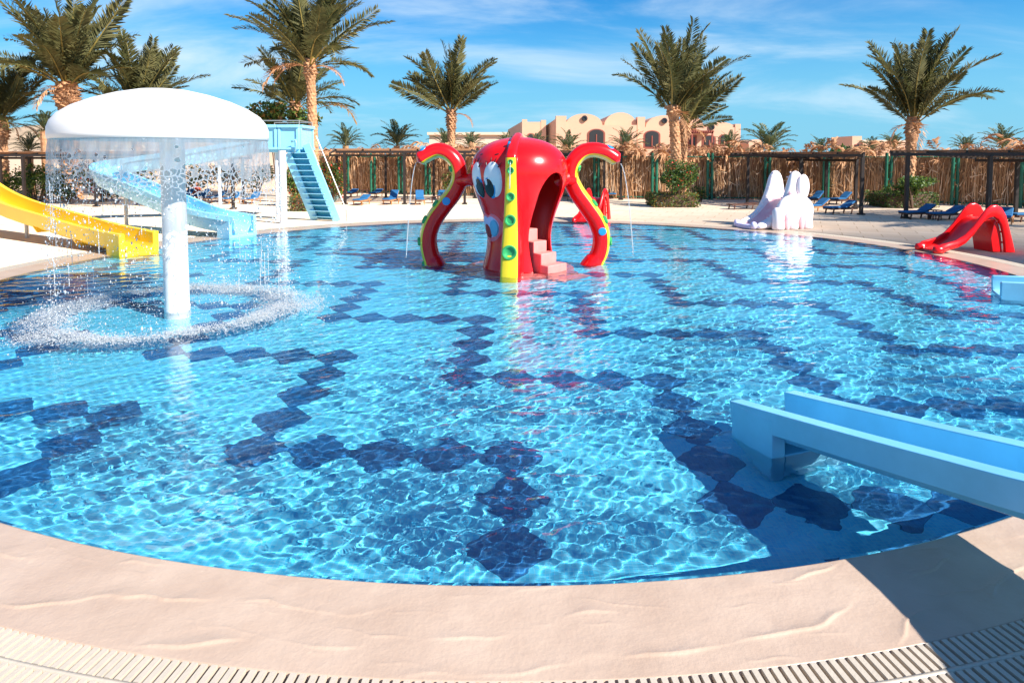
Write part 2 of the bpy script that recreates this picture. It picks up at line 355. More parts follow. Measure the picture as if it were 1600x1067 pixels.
# ------------------------------------------------------------------ grate: single slats where the photo shows them, the rest of the ring joined
grate = thing('drain_grate', 'white slatted overflow grating in a ring around the pool edge', 'grate', (0, 0, 0))
pitch, sw, rowL = 0.0425, 0.0245, 0.128
slat_me = MB().box((0, 0, 0), (rowL, sw, 0.022)).mesh('slat', M_grate)
RG = 8.2 + COPW
single = 0; rest = []
nth = int(2 * math.pi * 9.1 / pitch)
for kk in range(nth):
    a = 2 * math.pi * kk / nth + rnd.uniform(-.0003, .0003)
    ra = rim(np.array([a]))[0] + COPW
    for row in (0, 1):
        rr_ = ra + 0.006 + rowL / 2 + row * (rowL + 0.022)
        x, y = PC[0] + rr_ * math.cos(a), PC[1] + rr_ * math.sin(a)
        vis = y > 2.0 and y < 3.6 and abs(x) / y < 0.92 and (HORIZ + 2060 / max(y, .1) < 1170)
        if vis and single < 300:
            o = link(bpy.data.objects.new('slat', slat_me), grate); o.location = (x, y, COP_Z - 0.006 + rnd.uniform(-.001, .001)); o.rotation_euler = (0, rnd.uniform(-.01, .01), a); single += 1
        else: rest.append((x, y, a))
mb = MB()
for x, y, a in rest: mb.box((x, y, COP_Z - 0.006), (rowL, sw, 0.022), 0, Matrix.Rotation(a, 3, 'Z'))
o = mb.build('slat_ring', M_grate, grate); o['kind'] = 'stuff'
for off in (0.004 + rowL + 0.003, GRW - 0.012):
    ring_mesh('cross_bar', [(COPW + off, COP_Z - 0.022), (COPW + off, COP_Z + 0.004), (COPW + off + 0.018, COP_Z + 0.004), (COPW + off + 0.018, COP_Z - 0.022)], 720, M_grate, grate, smooth=False)

# ------------------------------------------------------------------ water surface (one rippled sheet that also runs as a film over the coping)
rng = np.random.default_rng(11)
waves = []
for i in range(64):
    lam = 0.10 * 2 ** rng.uniform(0, 2.4); kk = 2 * np.pi / lam
    tt = R(109) + rng.normal() * 0.55
    waves.append((kk * np.cos(tt), kk * np.sin(tt), 0.00052 * (lam / .25) ** 0.9 * rng.uniform(.5, 1.35), rng.uniform(0, 6.28)))
for i in range(22):
    lam = 0.06 * 2 ** rng.uniform(0, .9); kk = 2 * np.pi / lam; tt = R(118) + rng.normal() * 0.9
    waves.append((kk * np.cos(tt), kk * np.sin(tt), 0.00021 * rng.uniform(.5, 1.3), rng.uniform(0, 6.28)))
film = []
for i in range(14):
    lam = 0.10 * 2 ** rng.uniform(0, 2.2); kk = 2 * np.pi / lam; tt = rng.uniform(0, 6.28)
    film.append((kk * np.cos(tt), kk * np.sin(tt), rng.uniform(.5, 1), rng.uniform(0, 6.28)))
MC = np.array([-4.36, 8.48])   # mushroom fountain
def sines(Ws, X, Y):
    H = np.zeros_like(X)
    for a, b_, c, d in Ws: H += c * np.sin(a * X + b_ * Y + d)
    return H
def height(X, Y):
    D = np.stack([X - PC[0], Y - PC[1]], -1); rr_ = np.hypot(D[..., 0], D[..., 1]); r0 = rim(np.arctan2(D[..., 1], D[..., 0])); q = rr_ - r0
    H = sines(waves, X, Y) * (0.92 + 0.34 * np.sin(X * 1.9 + Y * .8 + 1.2 * np.sin(Y * 1.3)) * np.sin(Y * 1.5 - X * .7 + 2))
    m = np.hypot(X - MC[0], Y - MC[1])
    ring = np.exp(-((m - 1.45) / 0.22) ** 2)
    H = H * (1 - 0.6 * np.exp(-(np.maximum(m - 1.6, 0) / 1.5) ** 2))
    H += 0.0022 * np.exp(-np.maximum(m - 1.4, 0) / 0.5) * np.sin(m * 34 + sines(film[:5], X, Y)) * (m > 1.0) + ring * 0.02 * np.abs(sines(film, X * 1.5, Y * 1.5)) * 0.4
    inside = np.clip(-q / 0.25, 0, 1); H = H * (0.12 + 0.88 * inside) - 0.006
    return H
# stone coping under a thin running film: the film's crests are relief on its surface
thc = np.r_[np.linspace(R(-142), R(-38), 2400, endpoint=False), np.linspace(R(-38), R(218), 700, endpoint=False)]; nT = len(thc)
offs = np.r_[-0.012, -0.012, np.linspace(0.0, COPW, 92), COPW + .0005]; zs0 = np.r_[-0.10, COP_Z - 0.012, COP_Z - .004, np.full(91, COP_Z), COP_Z - 0.2]
VV = np.stack([ring_pts(o_, z_, thc) for o_, z_ in zip(offs, zs0)])
Xc, Yc = VV[2:-1, :, 0], VV[2:-1, :, 1]; qc = offs[2:-1][:, None] + 0 * Xc
n1 = sines(film[:5], Xc * 0.17, Yc * 0.17); n2 = sines(film[7:], Xc * 0.34 + 3, Yc * 0.34); n3 = sines(film[3:9], Xc * 0.9, Yc * 0.9)
along = qc * 3.9 + thc[None] * 5.5 + n1 * 0.16 + n3 * 0.022
ph = along % 1.0 - 0.5
msk = np.clip(n2 * 0.5 + 0.32, 0, 1)
cr_ = np.where(ph > 0, np.exp(-ph / 0.014), np.exp(ph / 0.12)) * msk
ph2 = (qc * 6.3 - thc[None] * 7.0 + n3 * 0.05 + n1 * .1) % 1.0 - 0.5
cr_ = cr_ + 0.5 * np.exp(-np.abs(ph2) / 0.03) * np.clip(sines(film[:7], Xc * 0.4 - 2, Yc * 0.4) * .5 - .15, 0, 1)
fine = np.sin((qc * 46 + thc[None] * 190 + n3 * 1.5)) * np.exp(-np.abs(ph + .08) / .09) * msk
relief = 0.0085 * cr_ + 0.0006 * fine + 0.00014 * sines(film, Xc * 1.7, Yc * 1.7)
fade = np.clip(qc / 0.05, 0, 1) * np.clip((COPW - qc) / 0.04, 0, 1)
VV[2:-1, :, 2] += relief * fade
kc = np.arange(nT); kc2 = (kc + 1) % nT
Fc = np.concatenate([np.stack([i * nT + kc, i * nT + kc2, (i + 1) * nT + kc2, (i + 1) * nT + kc], 1) for i in range(len(offs) - 1)])
o = np_obj('pool_coping', VV.reshape(-1, 3), Fc, M_coping, None, None, True); tag(o, kind='structure'); wet(o)
tt = np.linspace(0, 2 * np.pi, 4000); ox = PC[0] + (rim(tt) - 0.006) * np.cos(tt); oy = PC[1] + (rim(tt) - 0.006) * np.sin(tt)
ymin, ymax = oy.min(), oy.max()
ys = [ymin + 1e-4]
while ys[-1] < ymax - 0.03: ys.append(min(ys[-1] + max(0.012, 0.0037 * ys[-1]), ymax - 1e-4) if ys[-1] > ymin + .05 else ys[-1] + 0.004)
ys = np.array(ys)
iL = np.argmin(oy); iT = np.argmax(oy)
def chord(sel):
    xs_, ys_ = ox[sel], oy[sel]; s_ = np.argsort(ys_); return np.interp(ys, ys_[s_], xs_[s_])
ang = (tt - math.pi / 2) % (2 * np.pi)
aT = (tt[iT] - math.pi / 2) % (2 * np.pi); aB = (tt[iL] - math.pi / 2) % (2 * np.pi)
left = chord((ang >= min(aT, aB) if aT < aB else ang >= 0) & (ang <= aB) if aT < 1 else (ang <= aB) | (ang >= aT))
right = chord((ang >= aB))
NX = 740
u = np.linspace(0, 1, NX); X = left[:, None] * (1 - u) + right[:, None] * u; Y = np.repeat(ys[:, None], NX, 1)
V = np.stack([X, Y, height(X, Y)], -1).reshape(-1, 3); ny = len(ys)
ii = np.arange(NX - 1)[None] + np.arange(ny - 1)[:, None] * NX
water = np_obj('pool_water', V, np.stack([ii, ii + 1, ii + NX + 1, ii + NX], -1).reshape(-1, 4), M_water, smooth=True)
water.cycles.is_caustics_caster = True; tag(water, kind='structure')

# ------------------------------------------------------------------ slide chute helper
def slide_frames(pts, n=40):
    """smooth frames along a polyline of bed centres; 'across' stays level"""
    P = [Vector(p) for p in pts]; P = [P[0] * 2 - P[1]] + P + [P[-1] * 2 - P[-2]]
    out_ = []
    segs = len(P) - 3
    for s_ in range(segs):
        a, b_, c, d = P[s_:s_ + 4]
        for q in range(n if s_ < segs - 1 else n + 1):
            t_ = q / n
            out_.append(0.5 * ((2 * b_) + (c - a) * t_ + (2 * a - 5 * b_ + 4 * c - d) * t_ * t_ + (3 * b_ - a - 3 * c + d) * t_ ** 3))
    fr = []
    for i, p in enumerate(out_):
        d = (out_[min(i + 1, len(out_) - 1)] - out_[max(i - 1, 0)]).normalized()
        x = d.cross(Vector((0, 0, 1))).normalized(); fr.append((p, x, x.cross(d).normalized()))
    return fr
def chute_sec(w2, H, L, D, t=0.02, rb=0.06):
    o_ = [(-w2 - L, H - D), (-w2 - L, H), (-w2, H)]
    o_ += [(-w2 + 0.005, rb + 0.02), (-w2 + rb * 0.35, rb * 0.35), (-w2 + rb, 0)]
    o_ += [(w2 - rb, 0), (w2 - rb * 0.35, rb * 0.35), (w2 - 0.005, rb + 0.02)]
    o_ += [(w2, H), (w2 + L, H), (w2 + L, H - D), (w2 + L - t, H - D), (w2 + L - t, H - t), (w2 + t, H - t)]
    o_ += [(w2 + t, rb - t), (w2 + t - rb * 0.5, -t), (-w2 - t + rb * 0.5, -t), (-w2 - t, rb - t)]
    o_ += [(-w2 - t, H - t), (-w2 - L + t, H - t), (-w2 - L + t, H - D)]
    return o_

# ------------------------------------------------------------------ foreground blue slide
N0, F0 = G(1143, 679, 0.0), G(1236, 655, 0.0)
u_ax = Vector((0.36, -0.933, 0)).normalized(); x_ax = Vector((0.917, 0.40, 0))
def straight_slide(name, label, near0, ax, width, zrise, m, H=0.20, L=0.11, D=0.15, blk=0.40, zt=0.24, group=None):
    root = thing(name, label, 'slide', (near0.x, near0.y, 0), 0, group)
    xa = Vector((-ax.y, ax.x, 0)) if (Vector((-ax.y, ax.x, 0)).dot(Vector((0, 1, 0))) > 0) else Vector((ax.y, -ax.x, 0))
    cen = xa * (width / 2)
    pts = [cen + ax * s_ + Vector((0, 0, z_ - H)) for s_, z_ in zrise]
    w2 = width / 2 - L
    fr = slide_frames(pts, 14)
    o_ = MB().sweep(chute_sec(w2, H, L, D), fr).build('chute', m, root, bevel=0.006); wet(o_)
    # end block: deep solid cheeks standing in the water
    mb = MB()
    for s_ in (-1, 1):
        prof = [(0, zt - 0.005), (0, -0.03), (blk - 0.10, -0.32), (blk, -0.34), (blk, zt + 0.03 * blk)]
        a0 = cen + xa * (s_ * (width / 2 - L / 2)) - xa * (L / 2 + 0.002)
        mb.prism([a0 + ax * p_ + Vector((0, 0, q_)) for p_, q_ in prof], xa * (L + 0.004))
    a0 = cen - xa * (w2 - 0.002)
    mb.prism([a0 + ax * p_ + Vector((0, 0, q_)) for p_, q_ in [(0, 0.03), (0, -0.03), (blk - 0.1, -0.32), (blk, -0.34), (blk, 0.0)]], xa * (2 * w2 - 0.004))
    o_ = mb.build('end_block', m, root, bevel=0.008); wet(o_)
    return root, cen, xa
W_f = 0.61
fs_root, cen, xa = straight_slide('water_slide', 'large sky blue slide in the right foreground with its end in the pool', N0, u_ax, W_f,
    [(0.0, 0.24), (0.4, 0.303), (1.0, 0.40), (1.5, 0.485), (2.0, 0.575), (2.6, 0.72), (3.3, 1.0), (4.0, 1.4), (5.0, 2.0)], M_fblue)
mb = MB()
p0 = cen + u_ax * 4.0
for s_ in (-.2, .2):
    q = p0 + xa * s_; mb.tube([q + Vector((0, 0, 0)), q + Vector((0, 0, 1.2))], 0.035, 10)
mb.build('leg', M_steel, fs_root)

# second pale blue slide, right edge of the picture
N1 = G(1564, 467, 0.0); F1 = G(1551, 453, 0.0)
ax1 = Vector((0.90, -0.43, 0)).normalized()
r2, cen2, xa2 = straight_slide('water_slide', 'pale blue slide tip over the water at the right edge, beyond the foreground slide', N1, ax1, 0.62,
    [(0.0, 0.22), (0.5, 0.24), (1.2, 0.36), (2.0, 0.60), (3.0, 1.05), (4.0, 1.6)], M_lblue, H=0.2, L=0.07, D=0.2)
MB().tube([cen2 + ax1 * 3.2, cen2 + ax1 * 3.2 + Vector((0, 0, .9))], 0.05, 10).build('leg', M_steel, r2)

# ------------------------------------------------------------------ yellow slide
E0, E1 = G(183, 400, 0), G(248, 393, 0)
yr = thing('water_slide', 'long yellow slide at the left ending in the pool beside the mushroom fountain', 'slide', (E0.x, E0.y, 0))
axy = Vector((-0.85, 0.527, 0)).normalized(); xay = Vector((0.527, 0.85, 0)).normalized(); WY = 0.80
ceny = xay * (WY / 2)
zr = [(-0.1, .07), (0.6, .09), (1.6, .15), (3.0, .28), (4.4, .41), (5.6, .55), (6.8, .77), (8.0, 1.12), (9.4, 1.7)]
fr = slide_frames([ceny + axy * s_ + Vector((0, 0, z_)) for s_, z_ in zr], 8)
wet(MB().sweep(chute_sec(WY / 2 - 0.10, 0.37, 0.10, 0.30, t=0.02, rb=0.12), fr).build('chute', M_slideyel, yr, bevel=0.012))
mb = MB()
for s_ in (-1, 1):
    a0 = ceny + xay * (s_ * (WY / 2 - 0.055)) - xay * 0.058
    mb.prism([a0 + axy * p_ + Vector((0, 0, q_)) for p_, q_ in [(-0.10, 0.425), (-0.10, -0.35), (0.40, -0.35), (0.43, 0.46)]], xay * 0.116)
a0 = ceny - xay * (WY / 2 - 0.11)
mb.prism([a0 + axy * p_ + Vector((0, 0, q_)) for p_, q_ in [(-0.10, 0.05), (-0.10, -0.35), (0.4, -0.35), (0.4, 0.062)]], xay * (WY - 0.22))
wet(mb.build('end_block', M_slideyel, yr, bevel=0.02))
for s_, zt_ in ((4.9, 0.46), (7.6, 1.1)):
    c_ = ceny + axy * s_
    MB().tube([c_, c_ + Vector((0, 0, zt_))], 0.045, 10).box(c_ + Vector((0, 0, zt_)), (0.3, 0.3, 0.03)).build('leg', M_steel, yr)
mb = MB()
for s_ in (1.75, 3.6):
    c_ = ceny + axy * s_; zz = 0.16 if s_ < 2 else 0.34
    fl = [(-WY / 2, zz + .07), (-WY / 2 + .1, zz - .10), (WY / 2 - .1, zz - .10), (WY / 2, zz + .07)]
    mb.prism([c_ + xay * a_ + Vector((0, 0, b_)) for a_, b_ in fl], axy * 0.05)
mb.build('joint_flange', M_slideyel, yr)

# ------------------------------------------------------------------ pale blue curved slide with platform and ladder
br = thing('water_slide', 'pale blue curved slide with high box platform and ladder behind the mushroom fountain', 'slide', (-6.6, 16.3, 0))
BO = Vector((-6.6, 16.3, 0))
def L_(p): return Vector(p) - BO
B0, B1 = G(352, 373, 0), G(402, 366, 0)
bd = Vector((B1.x - B0.x, B1.y - B0.y, 0)); wB = min(bd.length, 0.9); bx = bd.normalized(); bax = Vector((-bx.y, bx.x, 0)); bax = bax if bax.x < 0 else -bax
bc = (B0 + B1) / 2
path = [bc + bax * 0.0 + Vector((0, 0, .08)), A(318, 352, 16.6), A(262, 329, 17.4), A(205, 305, 18.1), A(168, 288, 19.0), A(178, 274, 19.9), A(225, 266, 20.4), A(290, 258, 20.6), A(350, 248, 20.7), A(415, 236, 20.8)]
fr = slide_frames([L_(p) for p in path], 9)
MB().sweep(chute_sec(0.34, 0.44, 0.085, 0.14, rb=0.2), fr).build('chute', M_lblue, br, bevel=0.01)
mb = MB()
cB = L_(bc)
for s_ in (-1, 1):
    a0 = cB + bx * (s_ * 0.385) - bx * 0.045
    mb.prism([a0 + bax * p_ + Vector((0, 0, q_)) for p_, q_ in [(-0.06, 0.50), (-0.06, -0.35), (0.36, -0.35), (0.38, 0.555)]], bx * 0.09)
a0 = cB - bx * 0.34
mb.prism([a0 + bax * p_ + Vector((0, 0, q_)) for p_, q_ in [(-0.06, 0.06), (-0.06, -0.35), (0.36, -0.35), (0.36, 0.07)]], bx * 0.68)
wet(mb.build('end_block', M_lblue, br, bevel=0.015))
YPf = 20.4
pA, pB = A(408, 237, YPf), A(470, 238, YPf); zf, ztop = 2.16, 2.92
px0, px1 = pA.x, pB.x; py0, py1 = YPf - 0.1, YPf + 1.2
mb = MB()
mb.box(L_(((px0 + px1) / 2, (py0 + py1) / 2, zf)), (px1 - px0, py1 - py0, 0.10))
mb.build('platform_floor', M_lblue, br, bevel=0.015)
def panel(x0, y0, x1, y1):
    mb = MB(); a, b_ = L_((x0, y0, zf + .05)), L_((x1, y1, zf + .05)); d = (b_ - a).normalized(); n_ = Vector((d.y, -d.x, 0)); Ln = (b_ - a).length
    zc = Vector((0, 0, (ztop - zf) / 2 + 0.0))
    mb.bar(a + zc, b_ + zc, 0.03, ztop - zf - .05)
    for q in (0.05, Ln - 0.05): c_ = a + d * q + n_ * 0.035; mb.bar(c_ + Vector((0, 0, 0.02)), c_ + Vector((0, 0, ztop - zf - .06)), .08, .05, 0, n_)
    mb.bar(a + n_ * 0.04 + Vector((0, 0, ztop - zf - .06)), b_ + n_ * 0.04 + Vector((0, 0, ztop - zf - .06)), 0.12, 0.09)
    mb.bar(a + n_ * 0.04 + Vector((0, 0, .02)), b_ + n_ * 0.04 + Vector((0, 0, .02)), 0.10, 0.07)
    return mb.build('side_panel', M_lblue, br, bevel=0.01)
xm = A(436, 237, YPf).x
panel(px0, py0, xm, py0); panel(xm + .01, py0, px1, py0); panel(px1, py0, px1, py1); panel(px1, py1, px0, py1)
# rail above the platform
mb = MB(); zr_ = ztop + 0.16
rp = [L_((px0, py0, zr_)), L_((px1, py0, zr_)), L_((px1, py1, zr_)), L_((px0, py1, zr_))]
mb.tube(rp, 0.018, 6)
for p in rp: mb.tube([p, p - Vector((0, 0, .2))], 0.015, 6)
mb.build('hand_rail', M_steel, br)
MB().tube([L_(A(455, 222, YPf - .28)), L_(A(462, 219, YPf - .28)), L_(A(463, 226, YPf - .28)), L_(A(461, 238, YPf - .28))], 0.035, 8).build('spout', M_lblue, br, smooth='all')
for px, py in ((443, 349), (418, 348)):
    g0 = G(px, py)
    if px == 418: g0 = g0 + Vector((0.05, 0.75, 0))
    MB().tube([L_((g0.x, g0.y, 0)), L_((g0.x, g0.y, zf))], 0.11 if px == 443 else 0.06, 14).build('column', M_post, br, smooth=50)
for px, py, zt_ in ((190, 336, .95), (342, 323, 1.6)):
    pp = {190: A(196, 300, 18.3), 342: A(342, 250, 20.65)}[px]
    MB().tube([L_((pp.x, pp.y, 0)), L_((pp.x, pp.y, pp.z - .05))], 0.05, 10).build('column', M_steel if px == 190 else M_post, br, smooth=50)
# ladder: sloping boards with treads between two stringers
lt0, lt1 = L_(A(449, 240, 20.3)), L_(A(479, 226, 20.3)); lb0, lb1 = L_(G(492, 344)), L_(G(527, 346))
dl = (lb0 - lt0)
mb = MB(); up = Vector((0.6, 0, 0.8))
for a, b_ in ((lt0, lb0), (lt1, lb1)):
    mb.bar(a, b_, 0.07, 0.24, 0, (0.9, -0.1, 0.45))
mb.build('stringer', M_lblue, br, bevel=0.01)
mb = MB(); mb.add([lt0 + Vector((.05, .12, -.02)), lt1 + Vector((.05, .12, -.02)), lb1 + Vector((-.02, .12, 0.02)), lb0 + Vector((-.02, .12, 0.02))], [(0, 1, 2, 3)])
mb.build('ladder_back', M_teal, br)
for k_ in range(12):
    t_ = (k_ + 0.7) / 12.4; a, b_ = lt0.lerp(lb0, t_), lt1.lerp(lb1, t_)
    hz = (a.z + b_.z) / 2; a = Vector((a.x, a.y, hz)); b_ = Vector((b_.x, b_.y, hz))
    MB().bar(a, b_, 0.22, 0.025).build('tread', M_lblue, br)
MB().tube([lt1 + Vector((.3, .0, .25)), lb1 + Vector((.28, 0, .35)), lb1 + Vector((.28, 0, 0))], 0.018, 6).build('hand_rail', M_steel, br)

# ------------------------------------------------------------------ mushroom fountain
mr = thing('mushroom_fountain', 'big white mushroom shaped fountain pouring a ring of water on the left', 'fountain', (MC[0], MC[1], 0))
RM, ZR = 1.25, 2.20
prof = [(1.235, ZR + .0), (RM, ZR + .005), (RM + .003, ZR + .06), (RM, ZR + .14), (RM - .03, ZR + .22), (RM - .10, ZR + .31), (RM - .24, ZR + .405), (.80, ZR + .50), (.55, ZR + .58), (.3, ZR + .635), (.1, ZR + .655), (.0005, ZR + .658)]
inner_p = [(0.0005, ZR + .5), (.5, ZR + .48), (1.0, ZR + .30), (1.2, ZR + .1), (1.225, ZR + .0)]
mb = MB()
def openlathe(mb, prof, n, mi=0):
    vs = []; m = len(prof)
    for r_, z in prof:
        for k_ in range(n): a = 2 * math.pi * k_ / n; vs.append((r_ * math.cos(a), r_ * math.sin(a), z))
    mb.add(vs, [(i * n + k_, i * n + (k_ + 1) % n, (i + 1) * n + (k_ + 1) % n, (i + 1) * n + k_) for i in range(m - 1) for k_ in range(n)], mi)
openlathe(mb, inner_p + prof, 96)
o = mb.build('dome', M_dome, mr, smooth='all'); o.location = (-.09, 0, 0)
o = wet(MB().lathe([(.152, -DEPTH), (.152, 0.0), (.148, 1.0), (.145, ZR + .4)], 32).build('post', M_white, mr, smooth=50))

# falling curtain with holes that open towards its lower edge
def holes_curtain():
    """cylinder sheet; lower down it opens into a net of polygons whose strands thin out and break"""
    nth_, z0, z1 = 1000, ZR + 0.004, 1.30; dz = 0.0079; nz = int((z0 - z1) / dz); circ = 2 * np.pi * 1.26
    TH = np.linspace(0, 2 * np.pi, nth_, endpoint=False); Z = z0 - np.arange(nz + 1) * dz; rg = np.random.default_rng(5)
    lower = 0.34 + 0.10 * np.sin(TH * 2 + 2.2) + 0.06 * np.sin(TH * 5 + 2) + 0.04 * np.sin(TH * 13)
    H_ = z0 - z1; px_, pz_, ss_ = [], [], 0.056
    for iy in range(int(H_ / ss_) + 2):
        for ix in range(int(circ / ss_)):
            px_.append((ix + .5 * (iy % 2) + rg.uniform(-.42, .42)) * ss_); pz_.append((iy + rg.uniform(-.42, .42)) * ss_)
    px_, pz_ = np.array(px_), np.array(pz_); op = rg.uniform(size=len(px_))
    XX, DD = np.meshgrid((TH + np.pi / nth_) / (2 * np.pi) * circ, (z0 - Z[:-1]) + dz / 2)
    XW = XX + .012 * np.sin(XX * 31 + DD * 17) + .008 * np.sin(DD * 70 + XX * 9); DW = (DD + .012 * np.sin(XX * 27 - DD * 23)) * 0.86
    d1 = np.full(XX.shape, 9.0); d2 = d1.copy(); own = np.zeros(XX.shape, int)
    for k_ in range(len(px_)):
        ci = int(px_[k_] / circ * nth_); w_ = 20; cols = np.arange(ci - w_, ci + w_ + 1) % nth_
        r0_, r1_ = max(0, int((pz_[k_] / .86 - .17) / dz)), min(nz, int((pz_[k_] / .86 + .17) / dz))
        if r1_ <= r0_: continue
        sub = np.ix_(np.arange(r0_, r1_), cols); ax_ = np.abs(XW[sub] - px_[k_]); ax_ = np.minimum(ax_, circ - ax_); d = np.hypot(ax_, DW[sub] - pz_[k_])
        a1, a2 = d1[sub], d2[sub]; m = d < a1
        d2[sub] = np.where(m, a1, np.minimum(a2, d)); d1[sub] = np.where(m, d, a1); o1_ = own[sub]; o1_[m] = k_; own[sub] = o1_
    lo2 = np.interp(px_ / circ * 2 * np.pi, TH, lower); rel = pz_ / .86 - lo2
    prob = np.where(rel < -.12, .03, np.clip((rel + .12) / .16, .06, 1.0)); opened = (op < prob)
    relc = rel[own]; size = np.clip(.55 + relc * 2.2, .35, 1.0)
    wlig = 0.017 - 0.034 * np.clip(relc, 0, .4); wlig = np.maximum(wlig, .006)
    hole = opened[own] & ((d2 - d1) > wlig) & (d1 < .044 * size + .012)
    frac = np.clip((relc - .22) / .34, 0, 1); nzv = rg.uniform(size=(nz // 4 + 2, nth_ // 4 + 2)); nzv = np.repeat(np.repeat(nzv, 4, 0), 4, 1)[:nz, :nth_]
    keep = ~hole & (nzv > frac * 1.02)
    keep |= (DD < .05)
    nearh = hole.copy()
    for _ in range(1):
        nearh = nearh | np.roll(nearh, 1, 1) | np.roll(nearh, -1, 1) | np.vstack([nearh[1:], nearh[-1:]]) | np.vstack([nearh[:1], nearh[:-1]])
    jit = 0.007 * np.sin(TH[None] * 23 + Z[:, None] * 8) + 0.004 * np.sin(TH[None] * 61 - Z[:, None] * 15)
    RR = (RM - .012) + 0.05 * (z0 - Z[:, None]) + jit * np.clip((z0 - Z[:, None]) / .15, 0, 1) + 0 * TH[None]
    V = np.stack([RR * np.cos(TH), RR * np.sin(TH), np.repeat(Z[:, None], nth_, 1)], -1).reshape(-1, 3)
    i, j = np.nonzero(keep); j2 = (j + 1) % nth_
    return V, np.stack([i * nth_ + j, i * nth_ + j2, (i + 1) * nth_ + j2, (i + 1) * nth_ + j], 1), nearh[keep].astype(int)
V, F, MI = holes_curtain()
o = np_obj('falling_water', V, F, [M_sheet, M_rim], None, MI, smooth=True); o.location = (MC[0] - .09, MC[1], 0)
tag(o, 'grey curtain of water falling from the mushroom rim, torn into lace below', 'water', kind='stuff')
sm = o.modifiers.new('smooth', 'SMOOTH'); sm.factor = 0.5; sm.iterations = 3

# drops and spray : octahedra
def blobs(P, S, stretch=None, tetra=False):
    oc = np.array([(1, 0, 0), (-1, 0, 0), (0, 1, 0), (0, -1, 0), (0, 0, 1), (0, 0, -1)], float)
    of = np.array([(0, 2, 4), (2, 1, 4), (1, 3, 4), (3, 0, 4), (2, 0, 5), (1, 2, 5), (3, 1, 5), (0, 3, 5)])
    if tetra: oc = np.array([(1, 1, 1), (1, -1, -1), (-1, 1, -1), (-1, -1, 1)], float) * .75; of = np.array([(0, 1, 2), (0, 3, 1), (0, 2, 3), (1, 3, 2)])
    st = np.ones((len(P), 3)) if stretch is None else stretch
    V = (P[:, None] + oc[None] * S[:, None, None] * st[:, None]).reshape(-1, 3)
    F = (np.arange(len(P))[:, None, None] * len(oc) + of[None]).reshape(-1, 3); return V, F
n = 4300
a = rng.uniform(0, 2 * np.pi, n); z = 1.75 * rng.uniform(0, 1, n) ** 0.8; rr_ = 1.27 + 0.06 * (2.2 - z) + rng.normal(0, .035, n) + np.abs(rng.normal(0, .05, n)) * (z < .4)
P = np.stack([MC[0] + rr_ * np.cos(a), MC[1] + rr_ * np.sin(a), z], 1); S = rng.lognormal(-5.35, .45, n)
St = np.stack([np.ones(n), np.ones(n), rng.uniform(1, 2.6, n)], 1)
# long threads that reach the pool
nt_ = 42; Pt = []; St2 = []; Sz = []
for q in range(nt_):
    a0 = rng.uniform(0, 2 * np.pi); zz = rng.uniform(.1, 1.5); ln = rng.uniform(.12, .5)
    for s_ in np.arange(0, ln, .02): r_ = 1.3 + .03 * (2.2 - zz); Pt.append((MC[0] + r_ * math.cos(a0), MC[1] + r_ * math.sin(a0), zz + s_)); Sz.append(rng.uniform(.004, .008)); St2.append((1, 1, 2.2))
V, F = blobs(np.r_[P, Pt], np.r_[S, Sz], np.r_[St, St2])
o = np_obj('water_drops', V, F, M_drop, None, smooth=True); tag(o, 'loose drops and threads of water falling below the mushroom curtain', 'water drops', kind='stuff')
n = 85000
a = rng.uniform(0, 2 * np.pi, n); wdt = 0.13 + 0.05 * np.sin(a * 2 + 1) + .03 * np.sin(a * 5)
mean = 1.43 + .05 * np.sin(a * 3 + .5) + .03 * np.sin(a * 8); keepm = rng.uniform(size=n) < np.clip(.75 + .25 * np.sin(a * 4 + 2) + .2 * np.sin(a * 11), .4, 1)
a, wdt, mean = a[keepm], wdt[keepm], mean[keepm]; n = len(a)
rr_ = mean + rng.normal(0, 1, n) * wdt
z = np.abs(rng.exponential(0.028, n)) * np.exp(-((rr_ - mean) / .2) ** 2) - 0.001
P = np.stack([MC[0] - .05 + rr_ * np.cos(a), MC[1] + rr_ * np.sin(a), z], 1); S = rng.lognormal(-5.95, .5, n)
n2 = 2200; a2 = rng.uniform(0, 2 * np.pi, n2); r2_ = rng.uniform(.2, 2.5, n2); P2 = np.stack([MC[0] + r2_ * np.cos(a2), MC[1] + r2_ * np.sin(a2), np.abs(rng.normal(0, .10, n2)) + .01], 1)
V, F = blobs(np.r_[P, P2], np.r_[S, rng.lognormal(-5.6, .4, n2)], None, True)
o = np_obj('splash_foam', V, F, M_drop, None, smooth=True); tag(o, 'ring of white splash where the mushroom curtain meets the pool', 'splash', kind='stuff')

# ------------------------------------------------------------------ octopus
OX, OY = 0.13, 11.95
oc = thing('octopus_slide', 'big glossy red octopus play house with curled tentacles standing in the pool', 'octopus', (OX, OY, 0))
PR = [(-DEPTH, .72), (-.2, .70), (0.0, .67), (.15, .625), (.35, .59), (.55, .575), (.75, .60), (.95, .655), (1.15, .73), (1.35, .805), (1.55, .865), (1.7, .885), (1.85, .875), (2.0, .815), (2.12, .72), (2.22, .575), (2.29, .40), (2.33, .2), (2.34, .001)]
pz = np.array([p[0] for p in PR]); prr = np.array([p[1] for p in PR])
fz_ = np.linspace(0, 1, 90); 
def dense(zs, rs, n_):
    # parametric smoothing
    s_ = np.r_[0, np.cumsum(np.hypot(np.diff(zs), np.diff(rs)))]; q = np.linspace(0, s_[-1], n_); Z_, R_ = np.interp(q, s_, zs), np.interp(q, s_, rs)
    for _ in range(6): Z_[1:-1] = (Z_[:-2] + 2 * Z_[1:-1] + Z_[2:]) / 4; R_[1:-1] = (R_[:-2] + 2 * R_[1:-1] + R_[2:]) / 4
    return Z_, R_
DZ, DR = dense(pz, prr, 80)
